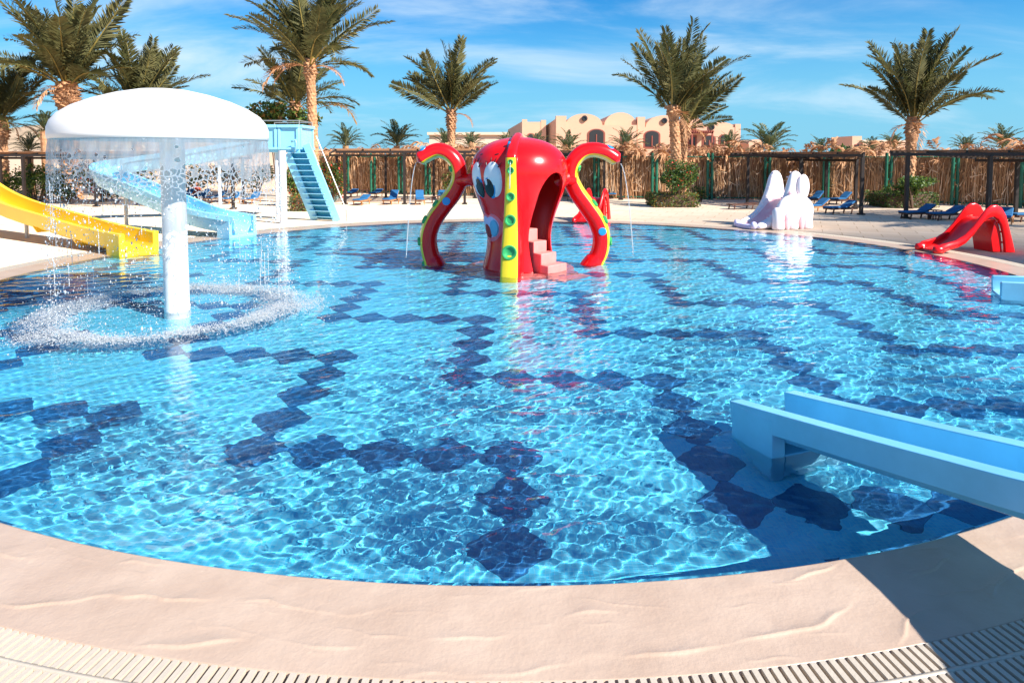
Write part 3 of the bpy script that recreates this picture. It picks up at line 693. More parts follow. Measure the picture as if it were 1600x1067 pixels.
def rbody(z): return float(np.interp(z, DZ, DR))
def bsurf(az, z, off=0.0):
    """az: degrees, 0 = towards the camera, + = right"""
    a = R(az); r_ = rbody(z) + off; return Vector((r_ * math.sin(a), -r_ * math.cos(a), z))
mb = MB(); openlathe(mb, [(r_, z) for z, r_ in zip(DZ, DR)], 128)
body = mb.build('head', [M_red, M_innerred], oc, smooth='all')
sol = body.modifiers.new('shell', 'SOLIDIFY'); sol.thickness = 0.05; sol.offset = -1; sol.material_offset = 1
# doorway cutter (arch facing right front) and a way out at the back left
DAZ = 46
def arch_cut(az, hw, zt_, z0_=-1.0, depth=1.4):
    a = R(az); d = Vector((math.sin(a), -math.cos(a), 0)); x = Vector((math.cos(a), math.sin(a), 0))
    poly = [(-hw, z0_), (hw, z0_)] + [(hw * (1.0 + .12 * min(1, q / 3)) * math.cos(t_), (zt_ - hw * 1.5) + hw * 1.5 * math.sin(t_)) for q, t_ in enumerate(np.linspace(0, np.pi, 15))]
    mbc = MB(); mbc.prism([x * u_ + d * 0.12 + Vector((0, 0, v_)) for u_, v_ in poly], d * depth); return mbc.mesh('cutter', [M_dred, M_dred])
cutters = []
for az_, hw_, zt_ in ((DAZ, .27, 1.72), (DAZ + 180, .30, 1.5)):
    c_ = bpy.data.objects.new('cutter', arch_cut(az_, hw_, zt_)); C.objects.link(c_); c_.location = (OX, OY, 0); cutters.append(c_)
    bo = body.modifiers.new('cut', 'BOOLEAN'); bo.object = c_; bo.operation = 'DIFFERENCE'; bo.solver = 'EXACT'
bpy.context.view_layer.update()
dg = bpy.context.evaluated_depsgraph_get(); me2 = bpy.data.meshes.new_from_object(body.evaluated_get(dg)); body.modifiers.clear(); body.data = me2
me2.shade_smooth(); me2.set_sharp_from_angle(angle=R(45))
for c_ in cutters: bpy.data.objects.remove(c_)
wet(body)
# stairs in the doorway
a = R(DAZ); dd = Vector((math.sin(a), -math.cos(a), 0)); rz_ = math.atan2(dd.y, dd.x)
for i, zt_ in enumerate((.70, .50, .31, .13, -.05, -.22)):
    r0_ = 0.12 + i * 0.20; wd = (.30, .34, .40, .50, .64, .74)[i]
    wet(MB().box(dd * (r0_ + .1) + Vector((0, 0, (zt_ - DEPTH) / 2)), (0.20 if i < 5 else .24, wd, zt_ + DEPTH), 0, Matrix.Rotation(rz_, 3, 'Z')).build('step', M_step, oc, bevel=0.015))
wet(MB().lathe([(1.0, -DEPTH), (1.0, -.13), (.96, -.11), (.001, -.11)], 64).build('base_slab', M_step, oc, smooth=40))
# front crest: red ridge over the head that becomes the yellow front tentacle
FAZ = -9.0
fa = R(FAZ); fd = Vector((math.sin(fa), -math.cos(fa), 0)); fx = Vector((math.cos(fa), math.sin(fa), 0))
st = [(-.30, 2.33, .05), (0.0, 2.385, .06), (.25, 2.375, .075), (.48, 2.30, .085), (.68, 2.20, .09), (.84, 2.10, .095), (.93, 2.02, .10), (.95, 1.97, .103), (.95, 1.85, .106), (.945, 1.6, .112), (.95, 1.3, .122), (.97, 1.0, .135), (1.01, .7, .150), (1.07, .4, .165), (1.13, .1, .172), (1.16, -.1, .175), (1.18, -DEPTH, .178)]
vs, fs, mi = [], [], []
for i, (r_, z, hw) in enumerate(st):
    if z > 2.0 or i < 3: inn = Vector((r_ * .72, 0, z - .22)) if r_ > 0.3 else Vector((r_, 0, z - .22))
    else: inn = Vector((rbody(max(z, -.6)) - .12, 0, z))
    tdir = Vector((st[min(i + 1, len(st) - 1)][0] - st[max(i - 1, 0)][0], 0, st[min(i + 1, len(st) - 1)][1] - st[max(i - 1, 0)][1])).normalized(); nrm = Vector((-tdir.z, 0, tdir.x))
    ring = [(-hw, inn.x, inn.z), (-hw * 1.02, (inn.x + r_) / 2, (inn.z + z) / 2)]
    for t_ in (-1, -.86, -.6, -.2, .2, .6, .86, 1):
        bul = 0.035 * (1 - t_ * t_) - .03 * (abs(t_) > .95); ring.append((hw * t_ * 0.97, r_ + nrm.x * bul, z + nrm.z * bul))
    ring += [(hw * 1.02, (inn.x + r_) / 2, (inn.z + z) / 2), (hw, inn.x, inn.z)]
    for u_, rr2, zz in ring: vs.append(fx * u_ + fd * rr2 + Vector((0, 0, zz)))
nr = 12
mb = MB()
for i in range(len(st) - 1):
    for k_ in range(nr - 1):
        yellow = (3 <= k_ <= 7) and i >= 7
        fs.append((i * nr + k_, i * nr + k_ + 1, (i + 1) * nr + k_ + 1, (i + 1) * nr + k_)); mi.append(1 if yellow else 0)
fs.append(tuple(range(nr))); mi.append(0)
mb.v = vs; mb.f = fs; mb.m = mi
wet(mb.build('front_tentacle', [M_red, M_yel], oc, smooth=60))
def disc(parent, name, p, nrm, r_, m, th_=0.02, cup=False, sx=1.0, sy=1.0, roll=0.0):
    rot = Vector(nrm).to_track_quat('Z', 'Y').to_matrix() @ Matrix.Rotation(roll, 3, 'Z')
    pr = [(r_, -0.02), (r_, th_ * .6), (r_ * .93, th_), (r_ * .72, th_ * .95)] + ([(r_ * .58, th_ * .35), (.001, th_ * .25)] if cup else [(.001, th_ * 1.1)])
    return MB().lathe(pr, 24, p, 0, sx, sy, rot).build(name, m, parent, smooth=50)
for z, r_ in ((1.90, .045), (1.76, .060), (1.32, .075), (.93, .095), (.40, .125)):
    rr2 = float(np.interp(-z, [-s_[1] for s_ in st[7:]], [s_[0] for s_ in st[7:]]))
    disc(oc, 'sucker', fx * 0.0 + fd * (rr2 + .03) + Vector((0, 0, z)), fd + Vector((0, 0, .05)), r_, M_grn, .035, True)
disc(oc, 'blue_spot', fx * -.085 + fd * .62 + Vector((0, 0, 2.17)), -fx + Vector((0, 0, .2)), .06, M_blue, .02, False, 1.6, .8, R(50))
# side tentacles
def side_tentacle(pts, ysgn, spots, sgn):
    Y0 = 12.25
    P = [A(*p, Y0) - Vector((OX, OY, 0)) for p in pts]
    fr = slide_frames(P, 8); P = [f_[0] for f_ in fr]; m = len(P); n_ = 28
    vs, fs, mi = [], [], []
    for i, p in enumerate(P):
        d = (P[min(i + 1, m - 1)] - P[max(i - 1, 0)]).normalized(); s0 = Vector((d.z, 0, -d.x)) * ysgn; y0_ = Vector((0, 1, 0)); side = s0 * .97 - y0_ * .24; yv = y0_ * .97 + s0 * .24
        t_ = i / (m - 1); r_ = (0.19 - 0.05 * t_) * (1.0 if i < m - 1 else .9) * (1.12 if t_ < .06 else 1)
        for k_ in range(n_):
            a_ = 2 * math.pi * k_ / n_; cs, sn = math.cos(a_), math.sin(a_); cs2 = min(cs, 0.76)
            vs.append(p + side * (r_ * cs2) + yv * (r_ * sn * 1.0))
    for i in range(m - 1):
        for k_ in range(n_):
            a_ = 2 * math.pi * (k_ + .5) / n_; fs.append((i * n_ + k_, i * n_ + (k_ + 1) % n_, (i + 1) * n_ + (k_ + 1) % n_, (i + 1) * n_ + k_)); mi.append(1 if math.cos(a_) > 0.62 else 0)
    # rounded tip
    tip = P[-1] + (P[-1] - P[-2]).normalized() * .07; vs.append(tip); b0 = (m - 1) * n_
    for k_ in range(n_): fs.append((b0 + k_, b0 + (k_ + 1) % n_, len(vs) - 1)); mi.append(0)
    mb = MB(); mb.v, mb.f, mb.m = vs, fs, mi
    o_ = wet(mb.build('side_tentacle', [M_red, M_yel], oc, smooth=60))
    for fq, rs in ((.06, .07), (.16, .08), (.27, .08), (.36, .075), (.62, .06)):
        i = int(fq * (m - 1)); d = (P[i + 1] - P[i - 1]).normalized(); side = Vector((d.z, 0, -d.x)) * ysgn * .97 - Vector((0, .24, 0))
        disc(o_, 'sucker', P[i] + side * (0.75 * (0.19 - 0.05 * fq)), side, rs, M_grn, .04, True)
    for (fq, r_, az_) in spots:
        i = int(fq * (m - 1)); d = (P[i + 1] - P[i - 1]).normalized(); side = Vector((d.z, 0, -d.x)) * ysgn
        nn = (Vector((0, -1, 0)) * math.cos(az_) - side * math.sin(az_)).normalized()
        disc(o_, 'blue_spot', P[i] + nn * (0.183 - 0.05 * fq), nn, r_, M_blue, .012)
    return o_
left_pts = [(683, 424), (671, 398), (668, 370), (676, 345), (692, 322), (709, 300), (717, 278), (713, 256), (700, 241), (684, 236), (668, 242), (656, 250)]
right_pts = [(919, 424), (937, 398), (941, 370), (933, 345), (917, 321), (901, 298), (892, 276), (896, 255), (909, 240), (926, 235), (946, 239), (964, 250)]
side_tentacle(left_pts, -1, [(.40, .075, 0.0), (.93, .07, 1.35)], -1)
side_tentacle(right_pts, 1, [(.22, .075, 0.0), (.93, .07, 1.35)], 1)
# arms join the head
for px, py, s_ in ((726, 283, -1), (886, 283, 1)):
    p = A(px, py, 12.2) - Vector((OX, OY, 0)); q = Vector((s_ * .78, .05, p.z + .05)); MB().tube([p + Vector((s_ * .10, 0, 0)), (p + q) / 2, q], [.13, .11, .16], 20).build('arm_joint', M_red, oc, smooth='all')
# face patches that follow the head
def patch(name, az, z, hw, hh, m, off, parent=oc, roll=0.0, n_=36, bulge=0.02, shape=None, cut_bottom=None):
    vs = []; fs = []; rings = 6
    r0_ = rbody(z)
    for q in range(rings + 1):
        f_ = q / rings
        for k_ in range(n_):
            a_ = 2 * math.pi * k_ / n_; ux, uz = math.cos(a_) * hw * f_, math.sin(a_) * hh * f_
            if shape: ux, uz = shape(a_, f_)
            x_, z_ = ux * math.cos(roll) - uz * math.sin(roll), ux * math.sin(roll) + uz * math.cos(roll)
            rr2 = max(rbody(z + z_), .3); vs.append(bsurf(az + math.degrees(x_ / rr2), z + z_, off + bulge * (1 - f_ ** 2) - (.03 if q == rings else 0)))
    for q in range(rings):
        for k_ in range(n_): fs.append((q * n_ + k_, q * n_ + (k_ + 1) % n_, (q + 1) * n_ + (k_ + 1) % n_, (q + 1) * n_ + k_))
    mb = MB(); mb.add(vs, fs); return mb.build(name, m, parent, smooth=50)
for az_, hw_ in ((-60, .175), (-32.5, .205)):
    e_ = patch('eye', az_, 1.60, hw_, .335, M_eye, .012, bulge=.018)
    ofs = 5 if az_ < -50 else -4
    patch('iris', az_ + ofs, 1.47, hw_ * .64, .205, M_blue, .026, e_, bulge=.004)
    patch('pupil', az_ + ofs * 1.2, 1.455, hw_ * .55, .18, M_black, .034, e_, bulge=.004)
    patch('glint', az_ + ofs - 3, 1.55, .022, .06, M_eye, .042, e_, bulge=.003)
    for q in range(4):
        a0 = az_ - 7 + q * 5.2; zz = 1.60 + .315 * math.sqrt(max(0.05, 1 - ((q - 1.35) / 2.3) ** 2))
        MB().tube([bsurf(a0, zz - .01, .03), bsurf(a0 + (q - 1.0) * .8, zz + .03, .032), bsurf(a0 + (q - 1.0) * 1.8, zz + .07, .028)], [.012, .010, .003], 6).build('eyelash', M_black, e_)
    patch('eyebrow', az_ + 3, 2.03, .045, .012, M_black, .004, roll=R(10), bulge=.006)
def lips(a_, f_):
    top_ = .23 + .035 * abs(math.cos(a_ * 1.0)) * 1.0 - .05 * math.exp(-((a_ - math.pi / 2) / .25) ** 2); bot_ = .33
    return math.cos(a_) * .335 * f_ * (1 - .25 * max(0, -math.sin(a_))), math.sin(a_) * (top_ if math.sin(a_) > 0 else bot_) * f_
mo = patch('mouth', -56, .79, .27, .26, M_pinkp, .012, shape=lips, bulge=.02, n_=48)
patch('lip', -56, .79, .23, .22, M_lav, .024, mo, shape=lambda a_, f_: tuple(.80 * q for q in lips(a_, f_)), bulge=.02, n_=48)
patch('mouth_blue', -45, .74, .11, .17, M_mouthblue, .042, mo, bulge=.008, roll=R(-15))
patch('mouth_opening', -60, .68, .095, .135, M_dred, .052, mo, bulge=.006, roll=R(18))
# water jets from the tentacle tips
def jet(name, p, v, label, zend=0.0):
    pts = []; t_ = 0
    while True:
        q = Vector(p) + Vector(v) * t_ + Vector((0, 0, -4.9 * t_ * t_))
        if q.z < zend or t_ > 3: break
        pts.append(q); t_ += .03
    o_ = MB().tube(pts, [.006 + .005 * i / len(pts) for i in range(len(pts))], 6).build(name, M_jet, None, smooth='all'); tag(o_, label, 'water jet', 'water jets from the octopus tentacles')
jet('water_jet', A(651, 254, 12.2), (-.35, -.12, -.3), 'thin water jet falling from the left curled tentacle tip of the octopus')
jet('water_jet', A(969, 256, 12.2), (.45, -.05, -.2), 'thin water jet falling from the right curled tentacle tip of the octopus')
jet('water_jet', Vector((OX, OY, 0)) + fd * 1.0 + Vector((0, 0, 1.9)), fd * .25, 'thin short water jet before the top of the yellow front tentacle of the octopus', 1.42)

# ------------------------------------------------------------------ small red arched slides
def red_slide(label, group):
    root = thing('toddler_slide', label, 'slide', group=group)
    # local: tip at x=0, runs along +x to the ladder at x~1.75 ; width along y
    top_ = [(0.0, .10), (.10, .17), (.25, .20), (.45, .25), (.65, .36), (.85, .55), (1.0, .74), (1.12, .88), (1.25, .97), (1.38, .98), (1.50, .92), (1.60, .78), (1.70, .50), (1.80, .20), (1.86, 0.0)]
    bot_ = [(0.0, .0), (.12, .0), (.30, .07), (.48, .11), (.66, .20), (.84, .37), (.98, .54), (1.09, .66), (1.20, .72), (1.32, .74), (1.42, .68), (1.50, .56), (1.56, .36), (1.60, .16), (1.62, 0.0)]
    for s_ in (-1, 1):
        vs = []; mb = MB(); y0, y1 = s_ * .33, s_ * .27
        for (a_, b_), (c_, d_) in zip(top_, bot_):
            mx_, mz_ = (a_ + c_) / 2, (b_ + d_) / 2
            vs += [(c_, y0, d_), (mx_, y0 + s_ * .03, mz_), (a_, y0, b_), (a_, (y0 + y1) / 2, b_ + .02), (a_, y1, b_), (c_, y1, d_)]
        n_ = len(top_); fs = [(i * 6 + k_, i * 6 + (k_ + 1) % 6, (i + 1) * 6 + (k_ + 1) % 6, (i + 1) * 6 + k_) for i in range(n_ - 1) for k_ in range(6)] + [tuple(range(6)), tuple((n_ - 1) * 6 + k_ for k_ in range(6))]
        mb.add(vs, fs); mb.build('side_rail', M_red, root, smooth=50, bevel=.012)
    fr = [(Vector((x, 0, z)), Vector((0, 1, 0)), Vector((0, 0, 1))) for x, z in ((.02, .06), (.2, .075), (.42, .14), (.62, .24), (.8, .40), (.95, .56), (1.08, .67), (1.2, .71), (1.36, .71))]
    MB().sweep([(-.275, -.04), (.275, -.04), (.275, .0), (.22, .02), (.12, -.005), (-.12, -.005), (-.22, .02), (-.275, 0)], fr).build('bed', M_red, root, smooth=60)
    for s_ in (-1, 1): MB().lathe([(.001, 0), (.10, 0.005), (.12, .06), (.10, .13), (.001, .15)], 20, (.06, s_ * .28, 0), 0, 1.2, .8).build('foot', M_red, root, smooth='all')
    mb = MB(); mb.prism([(1.40, -.27, .70), (1.30, -.27, .30), (1.36, -.27, .0), (1.60, -.27, 0), (1.56, -.27, .36), (1.5, -.27, .56)], (0, .54, 0)); mb.build('ladder_box', M_red, root, bevel=.02)
    for z in (.2, .42, .62): MB().box((1.64 - z * .18, 0, z), (.16, .5, .035)).build('tread', M_red, root, bevel=.01)
    return root
tip = (G(1427, 392) + G(1470, 394)) / 2; bk = (G(1530, 389) + G(1577, 394)) / 2
rs = red_slide('glossy red arched toddler slide on the right poolside', 'small red slides')
rs.location = (tip.x, tip.y, 0); rs.rotation_euler = (0, 0, math.atan2(bk.y - tip.y, bk.x - tip.x)); rs.scale = (.93, .92, 1.0)
r2_ = copy_tree(rs); r2_['label'] = 'red toddler slide at the far pool edge, half hidden behind the octopus tentacle'
p = G(909, 349); r2_.location = (p.x, p.y, 0); r2_.rotation_euler = (0, 0, R(62))

# ------------------------------------------------------------------ white and pink animal slide
p0, p1 = G(1153, 353), G(1191, 359); cA = (p0 + p1) / 2
xd = (p1 - p0); xd.z = 0; xd.normalize(); yd = Vector((-xd.y, xd.x, 0)); yd = yd if yd.y > 0 else -yd
asl = thing('animal_slide', 'white and pale pink animal shaped slide with two tall humps at the poolside', 'slide', (cA.x, cA.y, 0), math.atan2(xd.y, xd.x)); asl.scale = (.86, .92, 1)
# local: x across, y back
wall_t = [(-.12, .10), (0.0, .20), (.25, .27), (.5, .40), (.72, .62), (.88, .92), (.98, 1.2), (1.04, 1.42), (1.12, 1.56), (1.26, 1.61), (1.42, 1.55), (1.50, 1.34), (1.55, 1.0), (1.65, .6), (1.8, .0)]
for s_ in (-1, 1):
    mb = MB(); vs = []; xo, xi = s_ * .60, s_ * .34
    for i, (y, z) in enumerate(wall_t):
        wob = .012 * math.sin(i * 2.6)
        yb = max(-.12, min(y, 1.8))
        vs += [(xo, yb, -.0), (xo + s_ * (.05 + wob), yb, z * .5), (xo - s_ * .02, y, z - .05), ((xo + xi) / 2 + wob, y, z + .02), (xi, y, z - .06), (xi - s_ * .0, yb, z * .45), (xi, yb, -.0)]
    n_ = 7; m = len(wall_t); fs = [(i * n_ + k_, i * n_ + (k_ + 1) % n_, (i + 1) * n_ + (k_ + 1) % n_, (i + 1) * n_ + k_) for i in range(m - 1) for k_ in range(n_)] + [tuple(range(n_)), tuple((m - 1) * n_ + k_ for k_ in range(n_))]
    mb.add(vs, fs); o = mb.build('side_wall', M_pw, asl, smooth='all'); ss = o.modifiers.new('round', 'SUBSURF'); ss.levels = ss.render_levels = 2
    mb2 = MB()
    for i in range(9):
        y = .35 + i * .10; z = float(np.interp(y, [q[0] for q in wall_t], [q[1] for q in wall_t])); mb2.box((xi + s_ * .03, y, z - .02), (.05, .035, .035))
    mb2.build('ridge', M_pw, asl, bevel=.01)
fr = [(Vector((0, y, z)), Vector((1, 0, 0)), Vector((0, 0, 1))) for y, z in ((-.2, .05), (0, .06), (.25, .12), (.5, .26), (.8, .52), (1.05, .74), (1.25, .82), (1.6, .82))]
MB().sweep([(-.36, -.05), (.36, -.05), (.36, .05), (.3, .015), (0, 0), (-.3, .015), (-.36, .05)], fr).build('bed', M_pk, asl, smooth=60)
MB().box((0, -.16, .05), (.74, .20, .12)).build('lip', M_lil, asl, bevel=.03)
for s_ in (-1, 1): MB().lathe([(.001, 0), (.09, .02), (.10, .12), (.07, .19), (.001, .21)], 16, (s_ * .42, -.17, 0)).build('corner_knob', M_lil, asl, smooth='all')
def ell(mb, c, r_, n_=16):
    return mb.lathe([(max(.001, math.sin(q)), -math.cos(q)) for q in np.linspace(0, np.pi, 11)], n_, c, 0, 1, 1, Matrix.Diagonal(Vector(r_)).to_3x3())
mb = MB(); ell(mb, (.66, 1.12, .50), (.24, .68, .46)); mb.build('body', M_pw, asl, smooth='all')
for y in (.45, .95, 1.48):
    MB().lathe([(.15, 0), (.17, .05), (.15, .25), (.17, .5), (.1, .6)], 18, (.76, y, 0), 0, 1, 1.2).build('leg', M_pw, asl, smooth='all')
for y in (.70, 1.22):
    mb = MB(); ell(mb, (.86, y, .20), (.06, .10, .24)); mb.build('hollow', M_pk, asl, smooth='all')
mb = MB(); ell(mb, (.64, 1.42, 1.14), (.11, .22, .36)); mb.build('ear', M_pw, asl, smooth='all')
mb = MB(); ell(mb, (.66, 1.34, 1.10), (.06, .11, .24)); mb.build('inner_ear', M_pk, asl, smooth='all')
mb = MB(); ell(mb, (.66, .98, .98), (.05, .11, .07)); mb.build('eye', M_pk, asl, smooth='all')

# ------------------------------------------------------------------ reed fence with green posts
FP = [(486, 37.0), (543, 36.2), (584, 35.4), (627, 34.6), (669, 33.9), (756, 32.8), (843, 31.9), (931, 31.2), (1021, 30.6), (1107, 30.2), (1196, 29.9), (1287, 29.4), (1384, 28.4), (1487, 27.0), (1594, 25.6), (1715, 24.0)]
fence = thing('reed_fence', 'reed fence with paired green steel posts behind the far side of the pool', 'fence', (0, 30, 0))
FO = Vector((0, 30, 0)); FH = 1.98
fpts = [Vector((A(px, 300, Y).x, Y, 0)) - FO for px, Y in FP]
for p in fpts:
    mb = MB()
    for s_ in (-.10, .10): mb.tube([p + Vector((s_, -.17, 0)), p + Vector((s_, -.17, FH + .16))], .065, 8)
    for z in (.25, 1.0, 1.7): mb.box(p + Vector((0, -.17, z)), (.14, .03, .08))
    mb.build('post', M_green, fence, smooth=50)
frng = random.Random(21)
def reeds(a, b_):
    """one panel of upright reeds and dry leaves, and its backing mat"""
    d = (b_ - a); L = d.length; d = d.normalized(); n_ = Vector((d.y, -d.x, 0)); n_ = n_ if n_.y < 0 else -n_
    mb = MB(); k_ = int(L * 46)
    for i in range(k_):
        u_ = frng.uniform(.06, L - .06); z0 = frng.uniform(0.0, .5) if frng.random() < .5 else 0.02; z1 = frng.uniform(1.2, FH + .12); lean = frng.gauss(0, .10); off = frng.uniform(.0, .09); wd = frng.uniform(.008, .02)
        p0_ = a + d * u_ + n_ * off + Vector((0, 0, z0)); p1_ = a + d * (u_ + lean * (z1 - z0)) + n_ * (off + frng.uniform(-.03, .06)) + Vector((0, 0, z1))
        q = d * wd; e_ = n_ * (wd * .8); mi_ = 0 if frng.random() < .55 else (1 if frng.random() < .6 else 2)
        mb.add([p0_ - q, p0_ + e_, p0_ + q, p1_ - q * .6, p1_ + e_ * .6, p1_ + q * .6], [(0, 1, 4, 3), (1, 2, 5, 4)], mi_)
    for i in range(int(L * 26)):   # split dry leaves
        u_ = frng.uniform(.05, L - .05); z = frng.uniform(.1, FH - .1); an = frng.gauss(1.57, .6); ln = frng.uniform(.15, .5); wd = frng.uniform(.012, .03)
        c_ = a + d * u_ + n_ * frng.uniform(.06, .15) + Vector((0, 0, z)); t_ = d * math.cos(an) + Vector((0, 0, math.sin(an))); q = d * math.sin(an) * wd - Vector((0, 0, math.cos(an) * wd))
        mb.add([c_ - q, c_ + q, c_ + t_ * ln + n_ * .04], [(0, 1, 2)], 2 if frng.random() < .5 else 0)
    o_ = mb.build('reed_panel', M_reed, fence); o_['kind'] = 'stuff'
    mb = MB(); mb.bar(a + Vector((0, .05, FH / 2)), b_ + Vector((0, .05, FH / 2)), .02, FH - .1); mb.build('backing_mat', M_reedback, o_)
for a, b_ in zip(fpts[:-1], fpts[1:]):
    reeds(a, b_)
    for z in (FH - .02, .10):
        MB().tube([a + Vector((0, -.06, z)), b_ + Vector((0, -.06, z))], .032, 6).build('rail', M_green, fence)

# ------------------------------------------------------------------ palm fronds
def frond_arrays(L, e0, e1, nleaf, seed, leafl=0.42, leafw=0.028, hang=0.3, dry=False):
    rg = np.random.default_rng(seed); m = 10
    t_ = np.linspace(0, 1, m); ang = np.radians(e0 + (e1 - e0) * t_ ** 1.35); ds = L / (m - 1)
    x = np.r_[0, np.cumsum(np.cos((ang[:-1] + ang[1:]) / 2) * ds)]; z = np.r_[0, np.cumsum(np.sin((ang[:-1] + ang[1:]) / 2) * ds)]
    V, F, MI = [], [], []
    wr = 0.03 * (1 - .85 * t_) * L / 3
    for i in range(m): V += [(x[i], -wr[i], z[i]), (x[i], 0, z[i] - wr[i] * 1.2), (x[i], wr[i], z[i])]
    for i in range(m - 1):
        b_ = i * 3
        F += [(b_, b_ + 1, b_ + 4), (b_, b_ + 4, b_ + 3), (b_ + 1, b_ + 2, b_ + 5), (b_ + 1, b_ + 5, b_ + 4)]; MI += [1] * 4
    for q in range(nleaf):
        tq = 0.16 + 0.84 * (q + .5) / nleaf; px, pz = np.interp(tq, t_, x), np.interp(tq, t_, z); a_ = np.interp(tq, t_, ang)
        ll = leafl * L / 3 * (1.55 * min(1, (tq - .10) / .22)) * (1 - .62 * max(0, (tq - .45) / .55) ** 1.3) * rg.uniform(.85, 1.12)
        fw = 0.85 - 0.25 * (1 - tq) + rg.normal() * .09
        d = np.array([np.cos(a_), 0, np.sin(a_)]); up = np.array([-np.sin(a_), 0, np.cos(a_)])
        for sgn in (-1, 1):
            lat = np.array([0, sgn, 0]); vee = 0.45 + rg.normal() * .15
            dirn = d * fw + lat * (1 - fw * .35) + up * vee; dirn /= np.linalg.norm(dirn)
            end = np.array([px, 0, pz]) + dirn * ll; midp = np.array([px, 0, pz]) + dirn * ll * .5
            end[2] -= hang * ll * rg.uniform(.4, 1.2); midp[2] -= hang * ll * .2
            wv = np.cross(dirn, lat * .6 + up); wv /= np.linalg.norm(wv); wv *= leafw * L / 3 * rg.uniform(.8, 1.2)
            k_ = len(V); V += [(px, 0, pz), tuple(midp - wv), tuple(midp + wv), tuple(end)]; F += [(k_, k_ + 1, k_ + 2), (k_ + 1, k_ + 3, k_ + 2)]; MI += [0, 0]
    return np.array(V), np.array(F), np.array(MI)
def frond_mesh(*a, mats=(M_leaf, M_rach), **kw):
    V, F, MI = frond_arrays(*a, **kw); return np_mesh('frond', V, F, list(mats), MI)
ELEV = [88, 79, 70, 60, 49, 36, 18]
FR = {}
for si, e0 in enumerate(ELEV):
    for vv in range(2): FR[(si, vv)] = frond_mesh(3.0, e0, e0 - (30 + 8 * si) * (1.0 if vv else .65), 60, si * 7 + vv, hang=.12 + .05 * si)
FS = {}
for si, e0 in enumerate(ELEV): FS[si] = frond_mesh(3.0, e0, e0 - 55 - 4 * si, 24, 90 + si, leafw=.05, hang=.25, mats=(M_leaf2, M_rach))
DEADF = frond_mesh(3.0, 10, -75, 40, 77, hang=.5, leafw=.03, mats=(M_dry, M_dry))
def trunk_mesh(H, r0, r1, boss, lean, seed):
    """lathe with spiral rows of old leaf bases"""
    n_, m = 60, max(60, int(H * 52)); ph = seed * 1.3
    a_ = np.linspace(0, 2 * np.pi, n_, endpoint=False)[None]; zz = np.linspace(0, H, m)[:, None]; t_ = zz / H
    rr_ = r0 + (r1 - r0) * t_ + .10 * np.exp(-zz / .3)
    top_ = np.clip((zz - (H - boss)) / (boss * .35), 0, 1); rr_ = rr_ * (1 + .42 * top_ * (1 - .3 * np.clip((zz - (H - boss * .4)) / (boss * .4), 0, 1)))
    kk = 9; rg_ = np.random.default_rng(seed + 500); rows = zz / .145 + np.interp(zz, np.linspace(0, H, 30), rg_.uniform(-.35, .35, 30)); amp_ = rg_.uniform(.45, 1.4, (int(H / .145) + 3, kk))
    u1 = (kk * a_ / (2 * np.pi) + rows * .5 + ph) % 1.0; row = (rows + .5 * np.sin(a_ * 2 + ph) * .3) % 1.0
    bossd = (1 - np.abs(u1 - .5) * 2) ** .6 * (1 - row) ** .7; ri = np.clip((rows + .15 * np.sin(a_ * 2 + ph)).astype(int), 0, amp_.shape[0] - 1); ci_ = ((kk * a_ / (2 * np.pi) + rows * .5 + ph) % kk).astype(int) % kk; bossd = bossd * amp_[ri, ci_]
    rr_ = rr_ * (1 + (.26 + .24 * top_) * (bossd - .4)) + np.random.default_rng(seed).normal(0, .006, (m, n_))
    lx = lean[0] * t_ ** 1.6; ly = lean[1] * t_ ** 1.6
    V = np.stack([rr_ * np.cos(a_) + lx, rr_ * np.sin(a_) + ly, np.repeat(zz, n_, 1)], -1).reshape(-1, 3)
    i, j = np.meshgrid(np.arange(m - 1), np.arange(n_), indexing='ij'); j2 = (j + 1) % n_
    F = np.stack([i * n_ + j, i * n_ + j2, (i + 1) * n_ + j2, (i + 1) * n_ + j], -1).reshape(-1, 4)
    return np_mesh('trunk', V, F, M_trunk)
prng = random.Random(5)
def palm(px, ytop, Y, size, label, nfr=44, lean=(0, 0), r=.2, boss=.9, wind=(.10, 0), zbase=0.0, group='tall date palms', emin=1, dry=3):
    top_ = A(px, ytop, Y); H = top_.z - zbase
    root = thing('palm_tree', label, 'palm', (top_.x - lean[0], Y - lean[1], zbase), 0, group)
    o_ = link(bpy.data.objects.new('trunk', trunk_mesh(H, r * 1.1, r * .95, boss, lean, prng.randrange(99))), root)
    for k_ in range(nfr):
        f_ = (k_ + .5) / nfr; si = min(6, int(f_ ** 1.15 * (7 - emin) + prng.uniform(-.4, .4))); si = max(0, si)
        o_ = link(bpy.data.objects.new('frond', FR[(si, prng.randrange(2))]), root)
        az = k_ * 2.39996 + prng.uniform(-.4, .4); sc_ = size / 3.0 * prng.uniform(.72, 1.12)
        rot = Euler((wind[1] + prng.gauss(0, .11), wind[0] * (1.2 - .4 * f_) + prng.gauss(0, .11), 0)).to_matrix() @ Matrix.Rotation(az, 3, 'Z') @ Matrix.Rotation(prng.gauss(0, .35), 3, 'X')
        o_.matrix_local = Matrix.Translation((lean[0] + .07 * math.cos(az), lean[1] + .07 * math.sin(az), H - .12 - .25 * f_)) @ rot.to_4x4() @ Matrix.Scale(sc_, 4)
    for k_ in range(dry):
        o_ = link(bpy.data.objects.new('dead_frond', DEADF), root); az = prng.uniform(0, 6.28)
        o_.matrix_local = Matrix.Translation((lean[0], lean[1], H - .35)) @ Matrix.Rotation(az, 4, 'Z') @ Matrix.Rotation(prng.gauss(0, .15), 4, 'X') @ Matrix.Scale(size / 3.0 * prng.uniform(.45, .75), 4)
    return root
